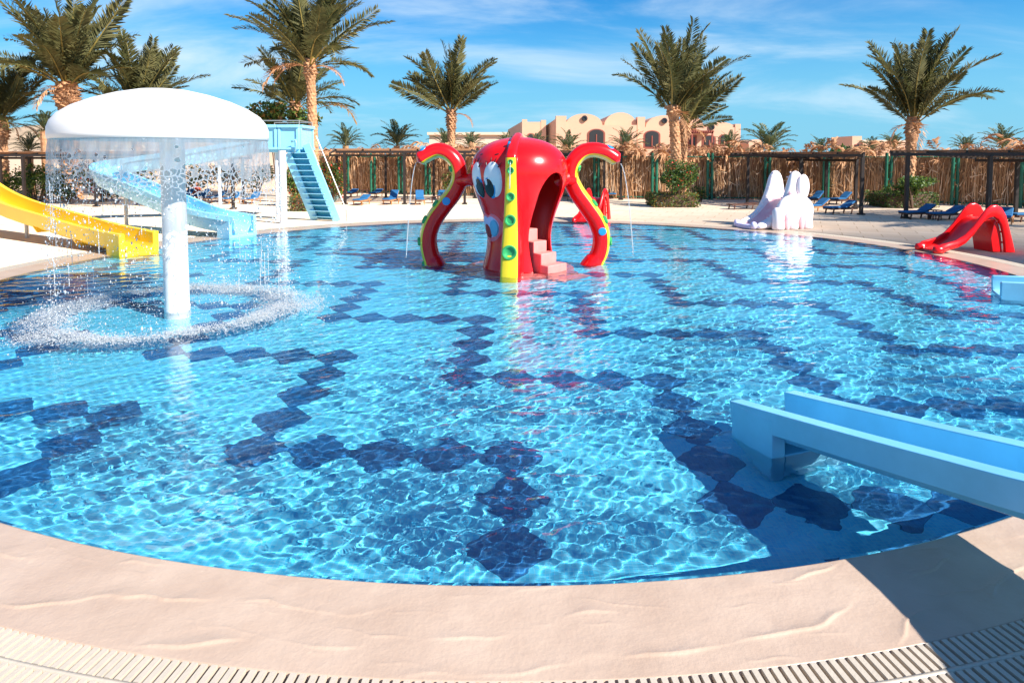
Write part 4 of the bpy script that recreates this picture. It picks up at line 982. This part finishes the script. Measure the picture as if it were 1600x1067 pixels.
palm(0, 182, 31.0, 3.2, 'date palm cut by the left edge, trunk beside the white fountain dome', 40, r=.24, boss=1.2, wind=(.05, 0))
palm(104, 128, 30.5, 4.6, 'largest left date palm, orange trunk boss showing just above the white dome', 50, r=.36, boss=1.4, wind=(.05, 0))
palm(212, 176, 33.0, 3.9, 'wide low date palm crown rising right behind the middle of the white dome', 46, r=.2, wind=(.12, 0))
palm(484, 92, 27.5, 3.6, 'tallest date palm above the blue slide platform, crown cut by the top edge', 46, lean=(-.12, 0), r=.185, boss=.9, wind=(.06, 0))
palm(461, 158, 32.0, 3.1, 'shorter date palm just left of the tallest one over the blue platform', 38, lean=(-.05, 0), r=.21, boss=1.2, wind=(-.02, 0))
palm(705, 170, 39.0, 3.9, 'date palm above the left curled tentacle of the octopus', 32, r=.22, boss=1.4, wind=(.06, 0), emin=3, dry=1)
palm(1051, 165, 26.5, 3.2, 'taller front palm of the pair behind the red flowering bush', 36, lean=(-.25, 0), r=.2, boss=.5, wind=(.05, 0), emin=4, dry=1)
palm(1070, 190, 27.3, 2.6, 'shorter palm leaning right behind its taller twin by the flowering bush', 32, lean=(.1, 0), r=.165, boss=.6, wind=(.42, 0), emin=4, dry=1)
palm(1427, 183, 25.6, 3.35, 'lone date palm on the right above the square green hedge', 36, lean=(.1, 0), r=.185, boss=.95, wind=(.10, 0), emin=3, dry=2)
# a palm outside the picture on the right whose crown shades the paving
palm(1930, 95, 16.5, 3.2, 'date palm beyond the right edge that throws its shadow on the paving', 34, r=.22)
def small_palm(px, py, Y, rad_px, label, nfr=26, wind=.05):
    top_ = A(px, py, Y); size = rad_px * Y / FPX
    root = thing('palm_tree', label, 'palm', (top_.x, Y, 0), 0, 'small palms behind the fence')
    MB().tube([(0, 0, 0), (0, 0, top_.z * .5), (0, 0, top_.z)], [.22, .18, .2], 10).build('trunk', M_trunk, root)
    for k_ in range(nfr):
        f_ = (k_ + .5) / nfr; si = min(6, int(f_ * 7)); o_ = link(bpy.data.objects.new('frond', FS[si]), root)
        az = k_ * 2.39996 + prng.uniform(-.3, .3)
        rot = Euler((prng.gauss(0, .08), wind + prng.gauss(0, .08), 0)).to_matrix() @ Matrix.Rotation(az, 3, 'Z')
        o_.matrix_local = Matrix.Translation((0, 0, top_.z - .05)) @ rot.to_4x4() @ Matrix.Scale(size / 2.25 * prng.uniform(.85, 1.1), 4)
    return root
for px, py, Y, rp, lab in [
    (45, 236, 34, 24, 'small palm left of the white dome, above the left pergola'),
    (70, 205, 30, 28, 'small palm half hidden by the left rim of the white dome'),
    (540, 228, 44, 28, 'small palm just right of the blue ladder, behind the wall'),
    (620, 228, 42, 34, 'small palm above the left pergola roof by the octopus tentacle'),
    (697, 232, 48, 26, 'small palm behind the trunk over the left tentacle'),
    (735, 232, 52, 22, 'small palm right of the trunk over the left tentacle'),
    (792, 232, 46, 22, 'small palm left of the octopus head top before the domed building'),
    (838, 236, 46, 24, 'small palm rising behind the right shoulder of the octopus head'),
    (888, 238, 44, 30, 'small palm before the largest dome of the building'),
    (978, 236, 44, 30, 'small palm above the right curled tentacle, before the dark arch'),
    (1140, 232, 44, 24, 'small palm before the right end of the domed building'),
    (1200, 236, 42, 40, 'broad small palm standing alone right of the domed building'),
    (1282, 240, 46, 24, 'small palm between the broad one and the round dark tree'),
    (1362, 238, 50, 20, 'small palm left of the lone palm trunk, over the pink house'),
    (1396, 232, 46, 22, 'small palm touching the lone palm trunk from behind'),
    (1508, 236, 48, 22, 'thin small palm right of the lone palm, above the fronds'),
    (1566, 232, 46, 30, 'small palm at the right edge above the right pergola'),
]: small_palm(px, py, Y, rp, lab)

# dry fronds stacked along the top of the fence
Vd, Fd, MId = frond_arrays(1.0, 60, -60, 16, 3, leafl=.9, leafw=.12, hang=.9)
dr = np.random.default_rng(8); Vs, Fs = [], []; kbase = 0
for a, b_ in zip(fpts[:-1], fpts[1:]):
    L = (b_ - a).length; n_ = int(L * 17)
    dens = dr.uniform(.5, 1.2)
    for q in range(int(n_ * dens)):
        u_ = dr.uniform(0, 1); p = a.lerp(b_, u_) + FO; s_ = dr.uniform(.5, 1.15); az = dr.uniform(0, 6.28); tilt = dr.normal(0, .35)
        M = np.array(Euler((tilt, dr.normal(0, .35), az)).to_matrix()); V = Vd @ M.T * s_ + np.array([p.x, p.y + dr.uniform(-.05, 1.2), FH - .10 + dr.uniform(-.25, .32)])
        Vs.append(V); Fs.append(Fd + kbase); kbase += len(V)
o = np_obj('dry_palm_fronds', np.concatenate(Vs), np.concatenate(Fs), M_dry); tag(o, 'dry brown palm fronds heaped along the top of the reed fence', 'dry fronds', kind='stuff')

# ------------------------------------------------------------------ pergolas
def pergola(label, front, back, hf, hb, ends=(0, 0), batten=.26, group='dark steel pergolas over the loungers'):
    """front/back : lists of ground points of posts"""
    o0 = (front[0] + front[-1]) / 2; root = thing('pergola', label, 'pergola', (o0.x, o0.y, 0), 0, group)
    Lc = lambda p, z=0: Vector((p.x - o0.x, p.y - o0.y, z))
    for row, h_ in ((front, hf), (back, hb)):
        for p in row:
            MB().box(Lc(p, h_ / 2), (.10, .10, h_)).box(Lc(p, .03), (.2, .2, .06)).build('post', M_dark, root)
        d = (row[-1] - row[0]).normalized()
        MB().bar(Lc(row[0] - d * ends[0], h_ + .05), Lc(row[-1] + d * ends[1], h_ + .05), .10, .10).build('beam', M_dark, root)
    fd_ = (front[-1] - front[0]).normalized(); f0, f1 = front[0] - fd_ * ends[0], front[-1] + fd_ * ends[1]; bd_ = (back[-1] - back[0]).normalized(); b0, b1 = back[0] - bd_ * ends[0], back[-1] + bd_ * ends[1]
    n_ = max(3, int((f1 - f0).length / .95))
    for i in range(n_ + 1):
        t_ = i / n_; MB().bar(Lc(f0.lerp(f1, t_), hf + .13), Lc(b0.lerp(b1, t_), hb + .13), .06, .07).build('rafter', M_dark, root)
    m = max(4, int((f0 - b0).length / batten))
    for i in range(m + 1):
        t_ = i / m; p, q = f0.lerp(b0, t_), f1.lerp(b1, t_); z = hf + (hb - hf) * t_ + .175 + prng.uniform(-.005, .01)
        MB().bar(Lc(p, z), Lc(q, z + prng.uniform(-.01, .01)), .15, .02).build('roof_slat', M_batten, root)
    return root
def GP(px, Y): return Vector((A(px, 300, Y).x, Y, 0))
pergola('dark pergola with blue loungers between the blue ladder and the octopus', [GP(539, 27.3), GP(632, 27.3), GP(726, 27.3)], [GP(527, 31.2), GP(603, 31.2), GP(678, 31.2), GP(742, 31.2)], 2.12, 1.98, (.35, .3))
pergola('dark pergola seen through the right tentacle of the octopus', [GP(868, 29.2), GP(970, 30.0)], [GP(872, 30.8), GP(944, 30.9)], 2.05, 1.98, (.5, .1))
pergola('dark pergola behind the white animal slide', [Vector((9.7, 27.1, 0)), Vector((10.9, 24.9, 0)), Vector((11.9, 22.4, 0))], [GP(1252, 28.4), GP(1290, 26.8), GP(1337, 25.4)], 1.97, 1.78, (1.0, .05))
pergola('dark pergola on the far right above the red toddler slide', [Vector((12.65, 21.1, 0)), Vector((14.2, 19.6, 0)), Vector((15.8, 18.1, 0))], [Vector((16.4, 22.6, 0)), GP(1588, 21.4), Vector((17.6, 20.0, 0))], 2.0, 1.8, (.5, .3))
pergola('dark pergola at the left behind the yellow slide and the fountain', [GP(2, 27.0), GP(38, 26.6), GP(150, 26.0), GP(262, 25.4), GP(364, 24.8)], [GP(-30, 29.5), GP(48, 29.2), GP(160, 29.0), GP(270, 28.6), GP(380, 28.2)], 1.98, 1.86, (1.2, .4))

# ------------------------------------------------------------------ loungers
def lounger(label, p, rz, back, frame=M_wood, cushion=True):
    root = thing('sun_lounger', label, 'sun lounger', (p.x, p.y, 0), rz, 'blue sun loungers under the pergolas'); root.scale = (.64, .64, .64)
    L, W, z = 1.75, .56, .28
    mb = MB(); mb.box((-L / 2 * 0 - .0, W / 2, z), (L, .05, .07)).box((0, -W / 2, z), (L, .05, .07))
    for x in (-L / 2, -.3, .25, L / 2): mb.box((x, 0, z), (.05, W - .05, .05))
    o_ = mb.build('frame', frame, root); o_['kind'] = 'stuff'
    for x in (-L / 2 + .2, L / 2 - .35):
        for y in (-W / 2, W / 2): MB().bar((x, y, z - .03), (x - .06, y, 0), .05, .06).build('leg', frame, root)
    ba = R(back); hx = .25; bl = .66
    q = Vector((hx, 0, z + .05)); e_ = q + Vector((math.cos(ba), 0, math.sin(ba))) * bl
    MB().bar(q, e_, W - .04, .035, 0, (-math.sin(ba), 0, math.cos(ba))).build('backrest', frame, root)
    MB().box((-.35, 0, z + .035), (1.2, W - .06, .02)).build('seat', frame, root)
    if cushion:
        MB().box((-.36, 0, z + .09), (1.18, W - .02, .09)).build('seat_cushion', M_mat, root, bevel=.03)
        n_ = Vector((-math.sin(ba), 0, math.cos(ba))); MB().bar(q + n_ * .065, e_ + n_ * .065, W - .02, .09, 0, n_).build('back_cushion', M_mat, root, bevel=.03)
    return root
for px, py, az, back, lab, fm in [
    (566, 320, 80, 18, 'flat blue lounger nearest the front left post of the pergola by the ladder', M_wood),
    (549, 308, 82, 14, 'blue lounger in the back row nearest the blue ladder', M_wood),
    (588, 308, 82, 14, 'blue lounger in the back row between the two left front posts', M_wood),
    (612, 319, 78, 52, 'blue lounger with raised back left of the middle pergola post', M_wood),
    (656, 319, 100, 50, 'blue lounger with raised back under the left tentacle water jet', M_wood),
    (690, 312, 95, 20, 'blue lounger seen inside the curl of the left tentacle', M_wood),
    (893, 313, 85, 20, 'blue lounger low between the octopus head and right tentacle', M_dwood),
    (957, 310, 80, 24, 'blue lounger right of the red post inside the right tentacle curl', M_wood),
    (1160, 327, 15, 4, 'bare brown lounger without a cushion left of the white slide', M_dwood),
    (1274, 331, 22, 32, 'blue lounger touching the white animal slide on its right', M_wood),
    (1271, 318, 30, 40, 'blue lounger behind the one touching the white slide', M_dwood),
    (1313, 334, 16, 28, 'blue lounger in the front row left of the pergola corner post', M_dwood),
    (1313, 319, 25, 36, 'blue lounger behind the front one at the pergola corner post', M_dwood),
    (1434, 342, 14, 30, 'blue lounger before the square hedge at the right pergola post', M_dwood),
    (1478, 344, 12, 26, 'blue lounger half hidden by the top of the red slide', M_dwood),
    (1570, 349, 50, 26, 'blue lounger with orange wood legs right of the red slide', M_wood),
    (1604, 346, 15, 26, 'dark framed blue lounger cut by the right edge', M_dwood),
    (288, 315, 70, 45, 'blue lounger left of the seated person, behind the curved slide', M_wood),
    (312, 314, 60, 40, 'blue lounger on which the person in orange sits', M_wood),
    (338, 316, 70, 30, 'blue lounger right of the seated person behind the water curtain', M_wood),
    (362, 318, 80, 30, 'blue lounger by the dark pergola post behind the curtain', M_wood),
    (395, 318, 85, 30, 'blue lounger under the blue slide platform', M_wood),
]: lounger(lab, G(px, py), R(az), back, fm, 'bare' not in lab)
def side_table(label, p):
    root = thing('side_table', label, 'table', (p.x, p.y, 0), 0, 'small side tables between loungers'); root.scale = (.7, .7, .7)
    MB().box((0, 0, .42), (.45, .45, .03)).build('table_top', M_dwood, root)
    for x in (-.18, .18):
        for y in (-.18, .18): MB().box((x, y, .2), (.035, .035, .4)).build('leg', M_dwood, root)
side_table('small side table between the left pergola loungers', G(570, 306)); side_table('small side table right of the raised lounger by the jet', G(641, 312))
side_table('small side table right of the last lounger before the left tentacle', G(680, 318)); side_table('small dark side table between hedge lounger and red slide', G(1460, 343))

# ------------------------------------------------------------------ planting
def leafy(name, sampler, n_, size, parent, mats, weights, seed):
    rg = np.random.default_rng(seed); P = np.array([sampler(rg) for _ in range(n_)])
    d = rg.normal(size=(n_, 3)); d /= np.linalg.norm(d, axis=1)[:, None]; e_ = np.cross(d, rg.normal(size=(n_, 3))); e_ /= np.linalg.norm(e_, axis=1)[:, None]
    s_ = size * rg.uniform(.6, 1.3, n_)[:, None]
    V = np.stack([P, P + d * s_ * .5 + e_ * s_ * .26, P + d * s_, P + d * s_ * .5 - e_ * s_ * .26], 1).reshape(-1, 3)
    k_ = np.arange(n_)[:, None] * 4; F = np.concatenate([k_ + [0, 1, 2], k_ + [0, 2, 3]], 1).reshape(-1, 3)
    cl = rg.choice(len(mats), n_, p=np.array(weights) / sum(weights)); return np_obj(name, V, F, mats, parent, np.repeat(cl, 2))
def blob_sampler(cs):
    cs = [(Vector(c), Vector(r_)) for c, r_ in cs]
    def f(rg):
        c, r_ = cs[rg.integers(len(cs))]; d = rg.normal(size=3); d /= np.linalg.norm(d); q = rg.uniform(.45, 1) ** .5
        return np.array([c.x + d[0] * r_.x * q, c.y + d[1] * r_.y * q, max(.02, c.z + d[2] * r_.z * q)])
    return f
brng = random.Random(31)
def bush(name, label, cat, p, wd, dp, h_, n_, size=.09, weights=(6, 3, 0, 0), base=0.0, stem=True, lumps=9, group=None):
    root = thing(name, label, cat, (p.x, p.y, 0), 0, group)
    cs = [((brng.uniform(-.33, .33) * wd, brng.uniform(-.33, .33) * dp, base + (h_ - base) * brng.uniform(.25, .78)), (wd * brng.uniform(.16, .3), dp * brng.uniform(.16, .3), (h_ - base) * brng.uniform(.16, .26))) for _ in range(lumps)]
    leafy('foliage', blob_sampler(cs), n_, size, root, M_bush, weights, brng.randrange(999))
    if stem:
        for c, r_ in cs[:6]: MB().tube([(c[0] * .15, c[1] * .15, 0), (c[0] * .5, c[1] * .5, c[2] * .5), c], [.035, .025, .01], 5).build('branch', M_stem, root)
    return root
def hedge(label, p, wd, dp, h_, n_, weights):
    root = thing('hedge', label, 'hedge', (p.x, p.y, 0))
    def f(rg):
        q = rg.uniform(-1, 1, 3); k_ = rg.integers(3); q[k_] = np.sign(q[k_]) * rg.uniform(.86, 1.04); return np.array([q[0] * wd / 2, q[1] * dp / 2, h_ * (q[2] + 1) / 2 * .97 + .02])
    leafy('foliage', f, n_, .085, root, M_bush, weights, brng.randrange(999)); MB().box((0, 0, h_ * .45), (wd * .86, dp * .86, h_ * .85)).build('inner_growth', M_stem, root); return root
hedge('low clipped hedge with orange tips under the palm pair', G(1058, 325) + Vector((0, .9, 0)), 1.75, 1.6, .52, 2600, (5, 4, 3, 0))
hedge('square green hedge under the lone palm on the right', G(1428, 326) + Vector((0, .9, 0)), 1.95, 1.7, .58, 2600, (6, 5, 0, 0))
bush('flowering_bush', 'red flowering bush growing on the hedge under the palm pair', 'bush', GP(1062, 25.75), 1.6, 1.2, 1.85, 3400, .10, (6, 4, 0, .7), .30, lumps=12)
bush('bush', 'leafy bush growing above the square hedge on the right', 'bush', GP(1428, 25.0), 1.9, 1.1, 1.25, 2200, .11, (5, 5, 0, 0), .4)
bush('bush', 'low green clump right of the orange tipped hedge', 'bush', G(1095, 316), .7, .6, .75, 500, .1, (6, 4, 1, 0))
bush('bush', 'green bush at the foot of the fence inside the left tentacle', 'bush', G(701, 315) + Vector((0, .5, 0)), 1.2, 1.0, 1.5, 1200, .1, (6, 4, 1.5, 0))
bush('flowering_bush', 'tall bush with red flowers right of the blue ladder', 'bush', G(514, 318), 1.5, 1.3, 1.95, 2400, .11, (5, 4, 1, 1.6))
bush('flowering_bush', 'dark bush with orange flowers behind the blue ladder', 'bush', G(470, 322), 1.3, 1.2, 1.75, 2000, .11, (6, 4, 1, .4))
hedge('low hedge with orange flowers between platform column and ladder', G(474, 331) + Vector((0, .5, 0)), 1.1, .9, .50, 1500, (5, 4, 3, .8))
for px, py, wd, h_, n_, wt, lab in [(8, 318, 2.6, 1.75, 1800, (5, 5, 0, 0), 'green bush behind the left pergola posts, cut by the left edge'), (58, 317, 2.4, 1.7, 1800, (4, 6, 0, 0), 'light green bush between the left pergola post and the fountain dome'),
    (110, 316, 2.2, 1.75, 1700, (5, 4, 1, 0), 'green bush behind the left end of the water curtain'), (160, 316, 2.2, 2.0, 2000, (5, 3, 1, 1.6), 'bush with red flowers behind the bend of the blue slide'),
    (215, 314, 2.2, 1.9, 1700, (5, 3, 1, 1.0), 'bush with scattered flowers behind the water curtain left of its post'), (300, 306, 2.4, 1.8, 1500, (6, 4, 1, .2), 'green bush behind the fountain post'),
    (350, 306, 2.4, 1.8, 1500, (6, 3, 1, .4), 'green bush behind the right half of the water curtain'), (400, 306, 2.0, 1.7, 1300, (7, 3, 0, .2), 'dark bush below the blue slide platform')]:
    bush('bush', lab, 'bush', G(px, py), wd, 1.4, h_, n_, .12, wt)
bush('round_tree', 'round dark green tree between small palms left of the lone palm', 'tree', GP(1318, 44), 2.6, 2.4, 3.2, 1800, .22, (9, 1, 0, 0), 1.2)
bush('bush', 'yellow green tree top behind the blue slide platform', 'tree', GP(436, 31), 3.0, 2.4, 4.6, 2600, .2, (2, 6, 1.5, 0), 2.6)
# hanging yellow palm leaf beside the tall palm
o = link(bpy.data.objects.new('yellow_frond', frond_mesh(2.2, 20, -70, 40, 55, hang=.5, leafw=.03, mats=(M_bush[2], M_rach)))); q = A(497, 170, 28.2); o.location = q; o.rotation_euler = (0, 0, R(-20)); tag(o, 'yellow drooping frond hanging right of the tallest palm trunk', 'palm frond')
# agave
ag = thing('agave_plant', 'grey blue agave beside the pergola back post right of the ladder', 'agave', tuple(G(520, 316)))
for k_ in range(12):
    a_ = k_ * 2.4; e_ = R(75 - 4 * k_); d = Vector((math.cos(a_) * math.cos(e_), math.sin(a_) * math.cos(e_), math.sin(e_)))
    MB().tube([(0, 0, 0), d * .4, d * .85], [.05, .045, .003], 5).build('leaf', M_agave, ag)
# terracotta urn
u_ = G(1108, 311); ur = thing('terracotta_urn', 'terracotta urn at the foot of the green fence post right of the flowering bush', 'urn', (u_.x, u_.y, 0))
MB().lathe([(.13, 0), (.14, .04), (.06, .10), (.07, .16), (.16, .32), (.19, .45), (.15, .56), (.12, .60), (.16, .64), (.15, .66), (.11, .63), (.001, .5)], 20).build('body', M_terra, ur, smooth=50)
# ------------------------------------------------------------------ seated person far behind the curtain
def person(label, loc, rz):
    root = thing('person', label, 'person', loc, rz)
    # faces local -y ; seat height .42
    J = {'pel': (0, 0, .50), 'chest': (0, .04, .86), 'neck': (0, .03, 1.02), 'sl': (-.17, .03, .96), 'sr': (.17, .03, .96), 'el': (-.24, -.08, .72), 'er': (.24, -.08, .72), 'wl': (-.15, -.28, .60), 'wr': (.15, -.28, .60),
         'hl': (-.10, 0, .48), 'hr': (.10, 0, .48), 'kl': (-.12, -.42, .47), 'kr': (.12, -.42, .47), 'al': (-.12, -.46, .08), 'ar': (.12, -.46, .08), 'tl': (-.13, -.62, .04), 'tr': (.13, -.62, .04), 'head': (0, .0, 1.10)}
    Rr = {'pel': .14, 'chest': .15, 'neck': .055, 'sl': .075, 'sr': .075, 'el': .045, 'er': .045, 'wl': .032, 'wr': .032, 'hl': .10, 'hr': .10, 'kl': .065, 'kr': .065, 'al': .042, 'ar': .042, 'tl': .035, 'tr': .035, 'head': .06}
    names = list(J); E_ = [('pel', 'chest'), ('chest', 'neck'), ('neck', 'head'), ('chest', 'sl'), ('chest', 'sr'), ('sl', 'el'), ('sr', 'er'), ('el', 'wl'), ('er', 'wr'), ('pel', 'hl'), ('pel', 'hr'), ('hl', 'kl'), ('hr', 'kr'), ('kl', 'al'), ('kr', 'ar'), ('al', 'tl'), ('ar', 'tr')]
    me = bpy.data.meshes.new('body'); me.from_pydata([J[k_] for k_ in names], [(names.index(a_), names.index(b_)) for a_, b_ in E_], []); me.materials.append(M_skin)
    b_ = link(bpy.data.objects.new('body', me), root); sk = b_.modifiers.new('skin', 'SKIN'); b_.modifiers.new('sub', 'SUBSURF').levels = 1
    for i, k_ in enumerate(names): me.skin_vertices[0].data[i].radius = (Rr[k_], Rr[k_])
    me.skin_vertices[0].data[0].use_root = True
    mb = MB(); ell(mb, (0, -.01, 1.22), (.085, .105, .125), 18); ell(mb, (0, -.12, 1.21), (.014, .02, .02), 8); mb.build('head', M_skin, root, smooth='all')
    mb = MB(); ell(mb, (0, .02, 1.25), (.093, .105, .115), 18); mb.build('hair', M_hair, root, smooth='all')
    MB().lathe([(.175, .50), (.18, .65), (.19, .84), (.17, .96), (.10, 1.02), (.06, 1.03)], 20, (0, .03, 0), 0, 1.08, .82).build('shirt', M_shirt, root, smooth='all')
    for s_ in (-1, 1):
        MB().tube([(s_ * .15, .03, .96), (s_ * .22, -.02, .83)], [.085, .07], 10).build('sleeve', M_shirt, root, smooth='all')
        MB().tube([(s_ * .09, .02, .49), (s_ * .12, -.34, .48)], [.115, .085], 12).build('trouser_leg', M_mat, root, smooth='all')
        h0 = Vector((s_ * .15, -.28, .60)); mb = MB(); ell(mb, h0 + Vector((0, -.05, -.01)), (.04, .055, .02), 10)
        for f_ in range(4): mb.tube([h0 + Vector(((f_ - 1.5) * .018, -.09, -.01)), h0 + Vector(((f_ - 1.5) * .02, -.13, -.02)), h0 + Vector(((f_ - 1.5) * .02, -.15 - .008 * (f_ in (1, 2)), -.045))], [.009, .008, .006], 6)
        mb.tube([h0 + Vector((-s_ * .03, -.04, 0)), h0 + Vector((-s_ * .055, -.08, -.02))], [.01, .008], 6); mb.build('hand', M_skin, root, smooth='all')
    return root
pp = G(306, 314); person('person in an orange shirt sitting on a blue lounger behind the water curtain', (pp.x, pp.y + .1, -.08), R(10)).scale = (.68, .68, .68)

# ------------------------------------------------------------------ buildings and walls in the distance
BY = 62.0
bl = thing('resort_building', 'peach resort building with vaulted roofs and dark arched windows behind the fence', 'building', (0, BY, 0))
def bx_(px): return A(px, 240, BY).x
def bz_(py): return A(800, py, BY).z
def block(name, px0, px1, py, y0=0.0, dp=7.0, m=M_wall):
    x0, x1 = bx_(px0), bx_(px1); z = bz_(py); return MB().box(((x0 + x1) / 2, y0 + dp / 2, z / 2), (x1 - x0, dp, z)).build(name, m, bl)
def vault(px0, px1, pytop, pybase, y0, dp=7.0):
    x0, x1 = bx_(px0), bx_(px1); zb, zt_ = bz_(pybase), bz_(pytop); c_, hw, hh = (x0 + x1) / 2, (x1 - x0) / 2, zt_ - zb
    poly = [(c_ + hw * math.cos(t_), y0, zb + hh * math.sin(t_)) for t_ in np.linspace(0, math.pi, 25)]
    return MB().prism(poly, (0, dp, 0)).build('roof', M_wall, bl)
block('wall', 816, 854, 190, 1.0); block('parapet', 816, 824, 186, .97, 1.0); block('parapet', 846, 854, 187, .97, 1.0)
MB().prism([(bx_(793), 6, 0), (bx_(816), 1.2, 0), (bx_(816), 1.2, bz_(189)), (bx_(793), 6, bz_(199))], (.25, 0.1, 0)).build('wall', M_wall, bl)
MB().prism([(bx_(853), 2.2, 0), (bx_(871), -.3, 0), (bx_(871), -.3, bz_(184)), (bx_(853), 2.2, bz_(196))], (.3, .1, 0)).build('wall', M_wall, bl)
block('wall', 869, 993, 196, -.5); block('parapet', 868, 884, 182, -.53, 1.0); vault(883, 940, 178.5, 196.5, -.45); vault(945, 996, 175.5, 196.5, .5)
block('wall', 996, 1157, 199, 0.2); block('parapet', 996, 1008, 183, .17, 1.0); vault(1009, 1066, 180.5, 199.5, .25); vault(1066, 1102, 182, 199.5, .6); vault(1103, 1149, 191, 200, .3); block('parapet', 1149, 1157.5, 194, .17, 1.0)
def bwindow(px0, px1, pyt, pyb, y0, arch=True):
    x0, x1, z0, z1 = bx_(px0), bx_(px1), bz_(pyb), bz_(pyt); c_, hw = (x0 + x1) / 2, (x1 - x0) / 2; hh = hw * .55 if arch else 0
    def poly(k_, y): return [(x0 + k_, y, z0 + k_), (x1 - k_, y, z0 + k_)] + ([(c_ + (hw - k_) * math.cos(t_), y, z1 - hh + (hh - k_ * .5) * math.sin(t_)) for t_ in np.linspace(0, math.pi, 13)] if arch else [(x1 - k_, y, z1 - k_), (x0 + k_, y, z1 - k_)])
    f_ = MB().prism(poly(0, y0 - .06), (0, .10, 0)).build('window', M_frame, bl)
    MB().prism(poly(.16, y0 - .09), (0, .06, 0)).build('pane', M_win, f_)
    MB().bar((c_, y0 - .11, z0 + .2), (c_, y0 - .11, z1 - .5), .10, .06).build('mullion', M_frame, f_)
bwindow(1006, 1032, 204, 232, .2); bwindow(917, 944, 202, 232, -.5); bwindow(1098, 1119, 211, 232, .2); bwindow(1075, 1089, 212, 232, .2, False); bwindow(824, 836, 208, 226, 1.0); bwindow(968, 984, 208, 232, -.5); bwindow(1124, 1140, 210, 228, .2)
bwindow(1078, 1088, 195.5, 204, .2)
for px, py, y0 in ((912, 186, -.5), (1038, 189, .2), (1112, 199, .2)):
    MB().lathe([(.28, 0), (.28, .08), (.16, .1), (.15, .02), (.001, .02)], 16, (bx_(px), y0 - .03, bz_(py)), 0, 1, 1, Matrix.Rotation(R(90), 3, 'X')).build('round_vent', M_win, bl)
for i in range(11):
    x = bx_(1075) + i * (bx_(1108) - bx_(1075)) / 10; MB().box((x, -.5, bz_(206.5)), (.10, 1.5, .16)).build('trellis_beam', M_frame, bl)
MB().box(((bx_(1075) + bx_(1108)) / 2, -1.1, bz_(208)), (bx_(1108) - bx_(1075), .14, .18)).build('trellis_beam', M_frame, bl)
for px in (1076, 1107): MB().box((bx_(px), -1.1, bz_(208) / 2), (.14, .14, bz_(208))).build('trellis_post', M_frame, bl)
block('wall', 1158, 1180, 226, -2.0, 5.0); vault(1157, 1181, 219, 226.5, -1.98, 5.0)
lw = thing('low_building', 'long low cream building with flat roof left of the domed building', 'building', (0, 56, 0))
x0, x1 = A(671, 240, 56).x, A(792, 240, 56).x; z = A(800, 211, 56).z
MB().box(((x0 + x1) / 2, 3, z / 2), (x1 - x0, 6, z)).build('wall', M_wallp, lw); MB().box(((x0 + x1) / 2, 2.9, z + .1), (x1 - x0 + .3, 6.3, .22)).build('roof', M_wallp, lw)
for i in range(6): xx = x0 + (x1 - x0) * (i + .5) / 6; f_ = MB().box((xx, -.02, z * .62), (.9, .08, .9)).build('window', M_frame, lw); MB().box((xx, -.06, z * .62), (.7, .05, .7)).build('pane', M_win, f_)
ho = thing('pink_house', 'small pink house behind the fence left of the lone palm', 'building', (0, 60, 0))
x0, x1 = A(1331, 240, 60).x, A(1346, 240, 60).x; z = A(800, 213, 60).z; MB().box(((x0 + x1) / 2, 2, z / 2), (x1 - x0, 4, z)).build('wall', M_wall, ho)
x2 = A(1416, 240, 60).x; z2 = A(800, 222, 60).z; MB().box(((x1 + x2) / 2, 1.8, z2 / 2), (x2 - x1, 4, z2)).build('wing', M_wall, ho); MB().box(((x1 + x2) / 2, 1.8, z2 + .08), (x2 - x1 + .2, 4.2, .16)).build('roof', M_wallp, ho)
f_ = MB().box(((x0 + x1) / 2, -.03, z * .7), (.4, .08, .8)).build('window', M_frame, ho); MB().box(((x0 + x1) / 2, -.08, z * .7), (.28, .05, .65)).build('pane', M_win, f_)
gw = thing('garden_wall', 'cream rendered garden wall behind the bushes on the left', 'wall', (0, 40, 0))
x0, x1 = A(-160, 240, 40).x, A(529, 240, 40).x; MB().box(((x0 + x1) / 2, 0, 1.15), (x1 - x0, .3, 2.3)).build('wall', M_wallp, gw); MB().box(((x0 + x1) / 2, 0, 2.34), (x1 - x0 + .1, .42, .10)).build('coping', M_wallp, gw)
# dry hill on the far left
hv = []; nx_ = 40
for j in range(12):
    for i in range(nx_):
        x = -190 + i * 4.2; y = 95 + j * 8; hgt = 9.5 * math.exp(-((x + 92) / 34) ** 2) * math.exp(-((j - 6) / 3.5) ** 2) + .5 * mnoise.noise(Vector((x * .1, y * .1, 0))); hv.append((x, y, hgt - .4))
o = np_obj('hill', hv, [(j * nx_ + i, j * nx_ + i + 1, (j + 1) * nx_ + i + 1, (j + 1) * nx_ + i) for j in range(11) for i in range(nx_ - 1)], M_hill, smooth=True); tag(o, kind='structure')
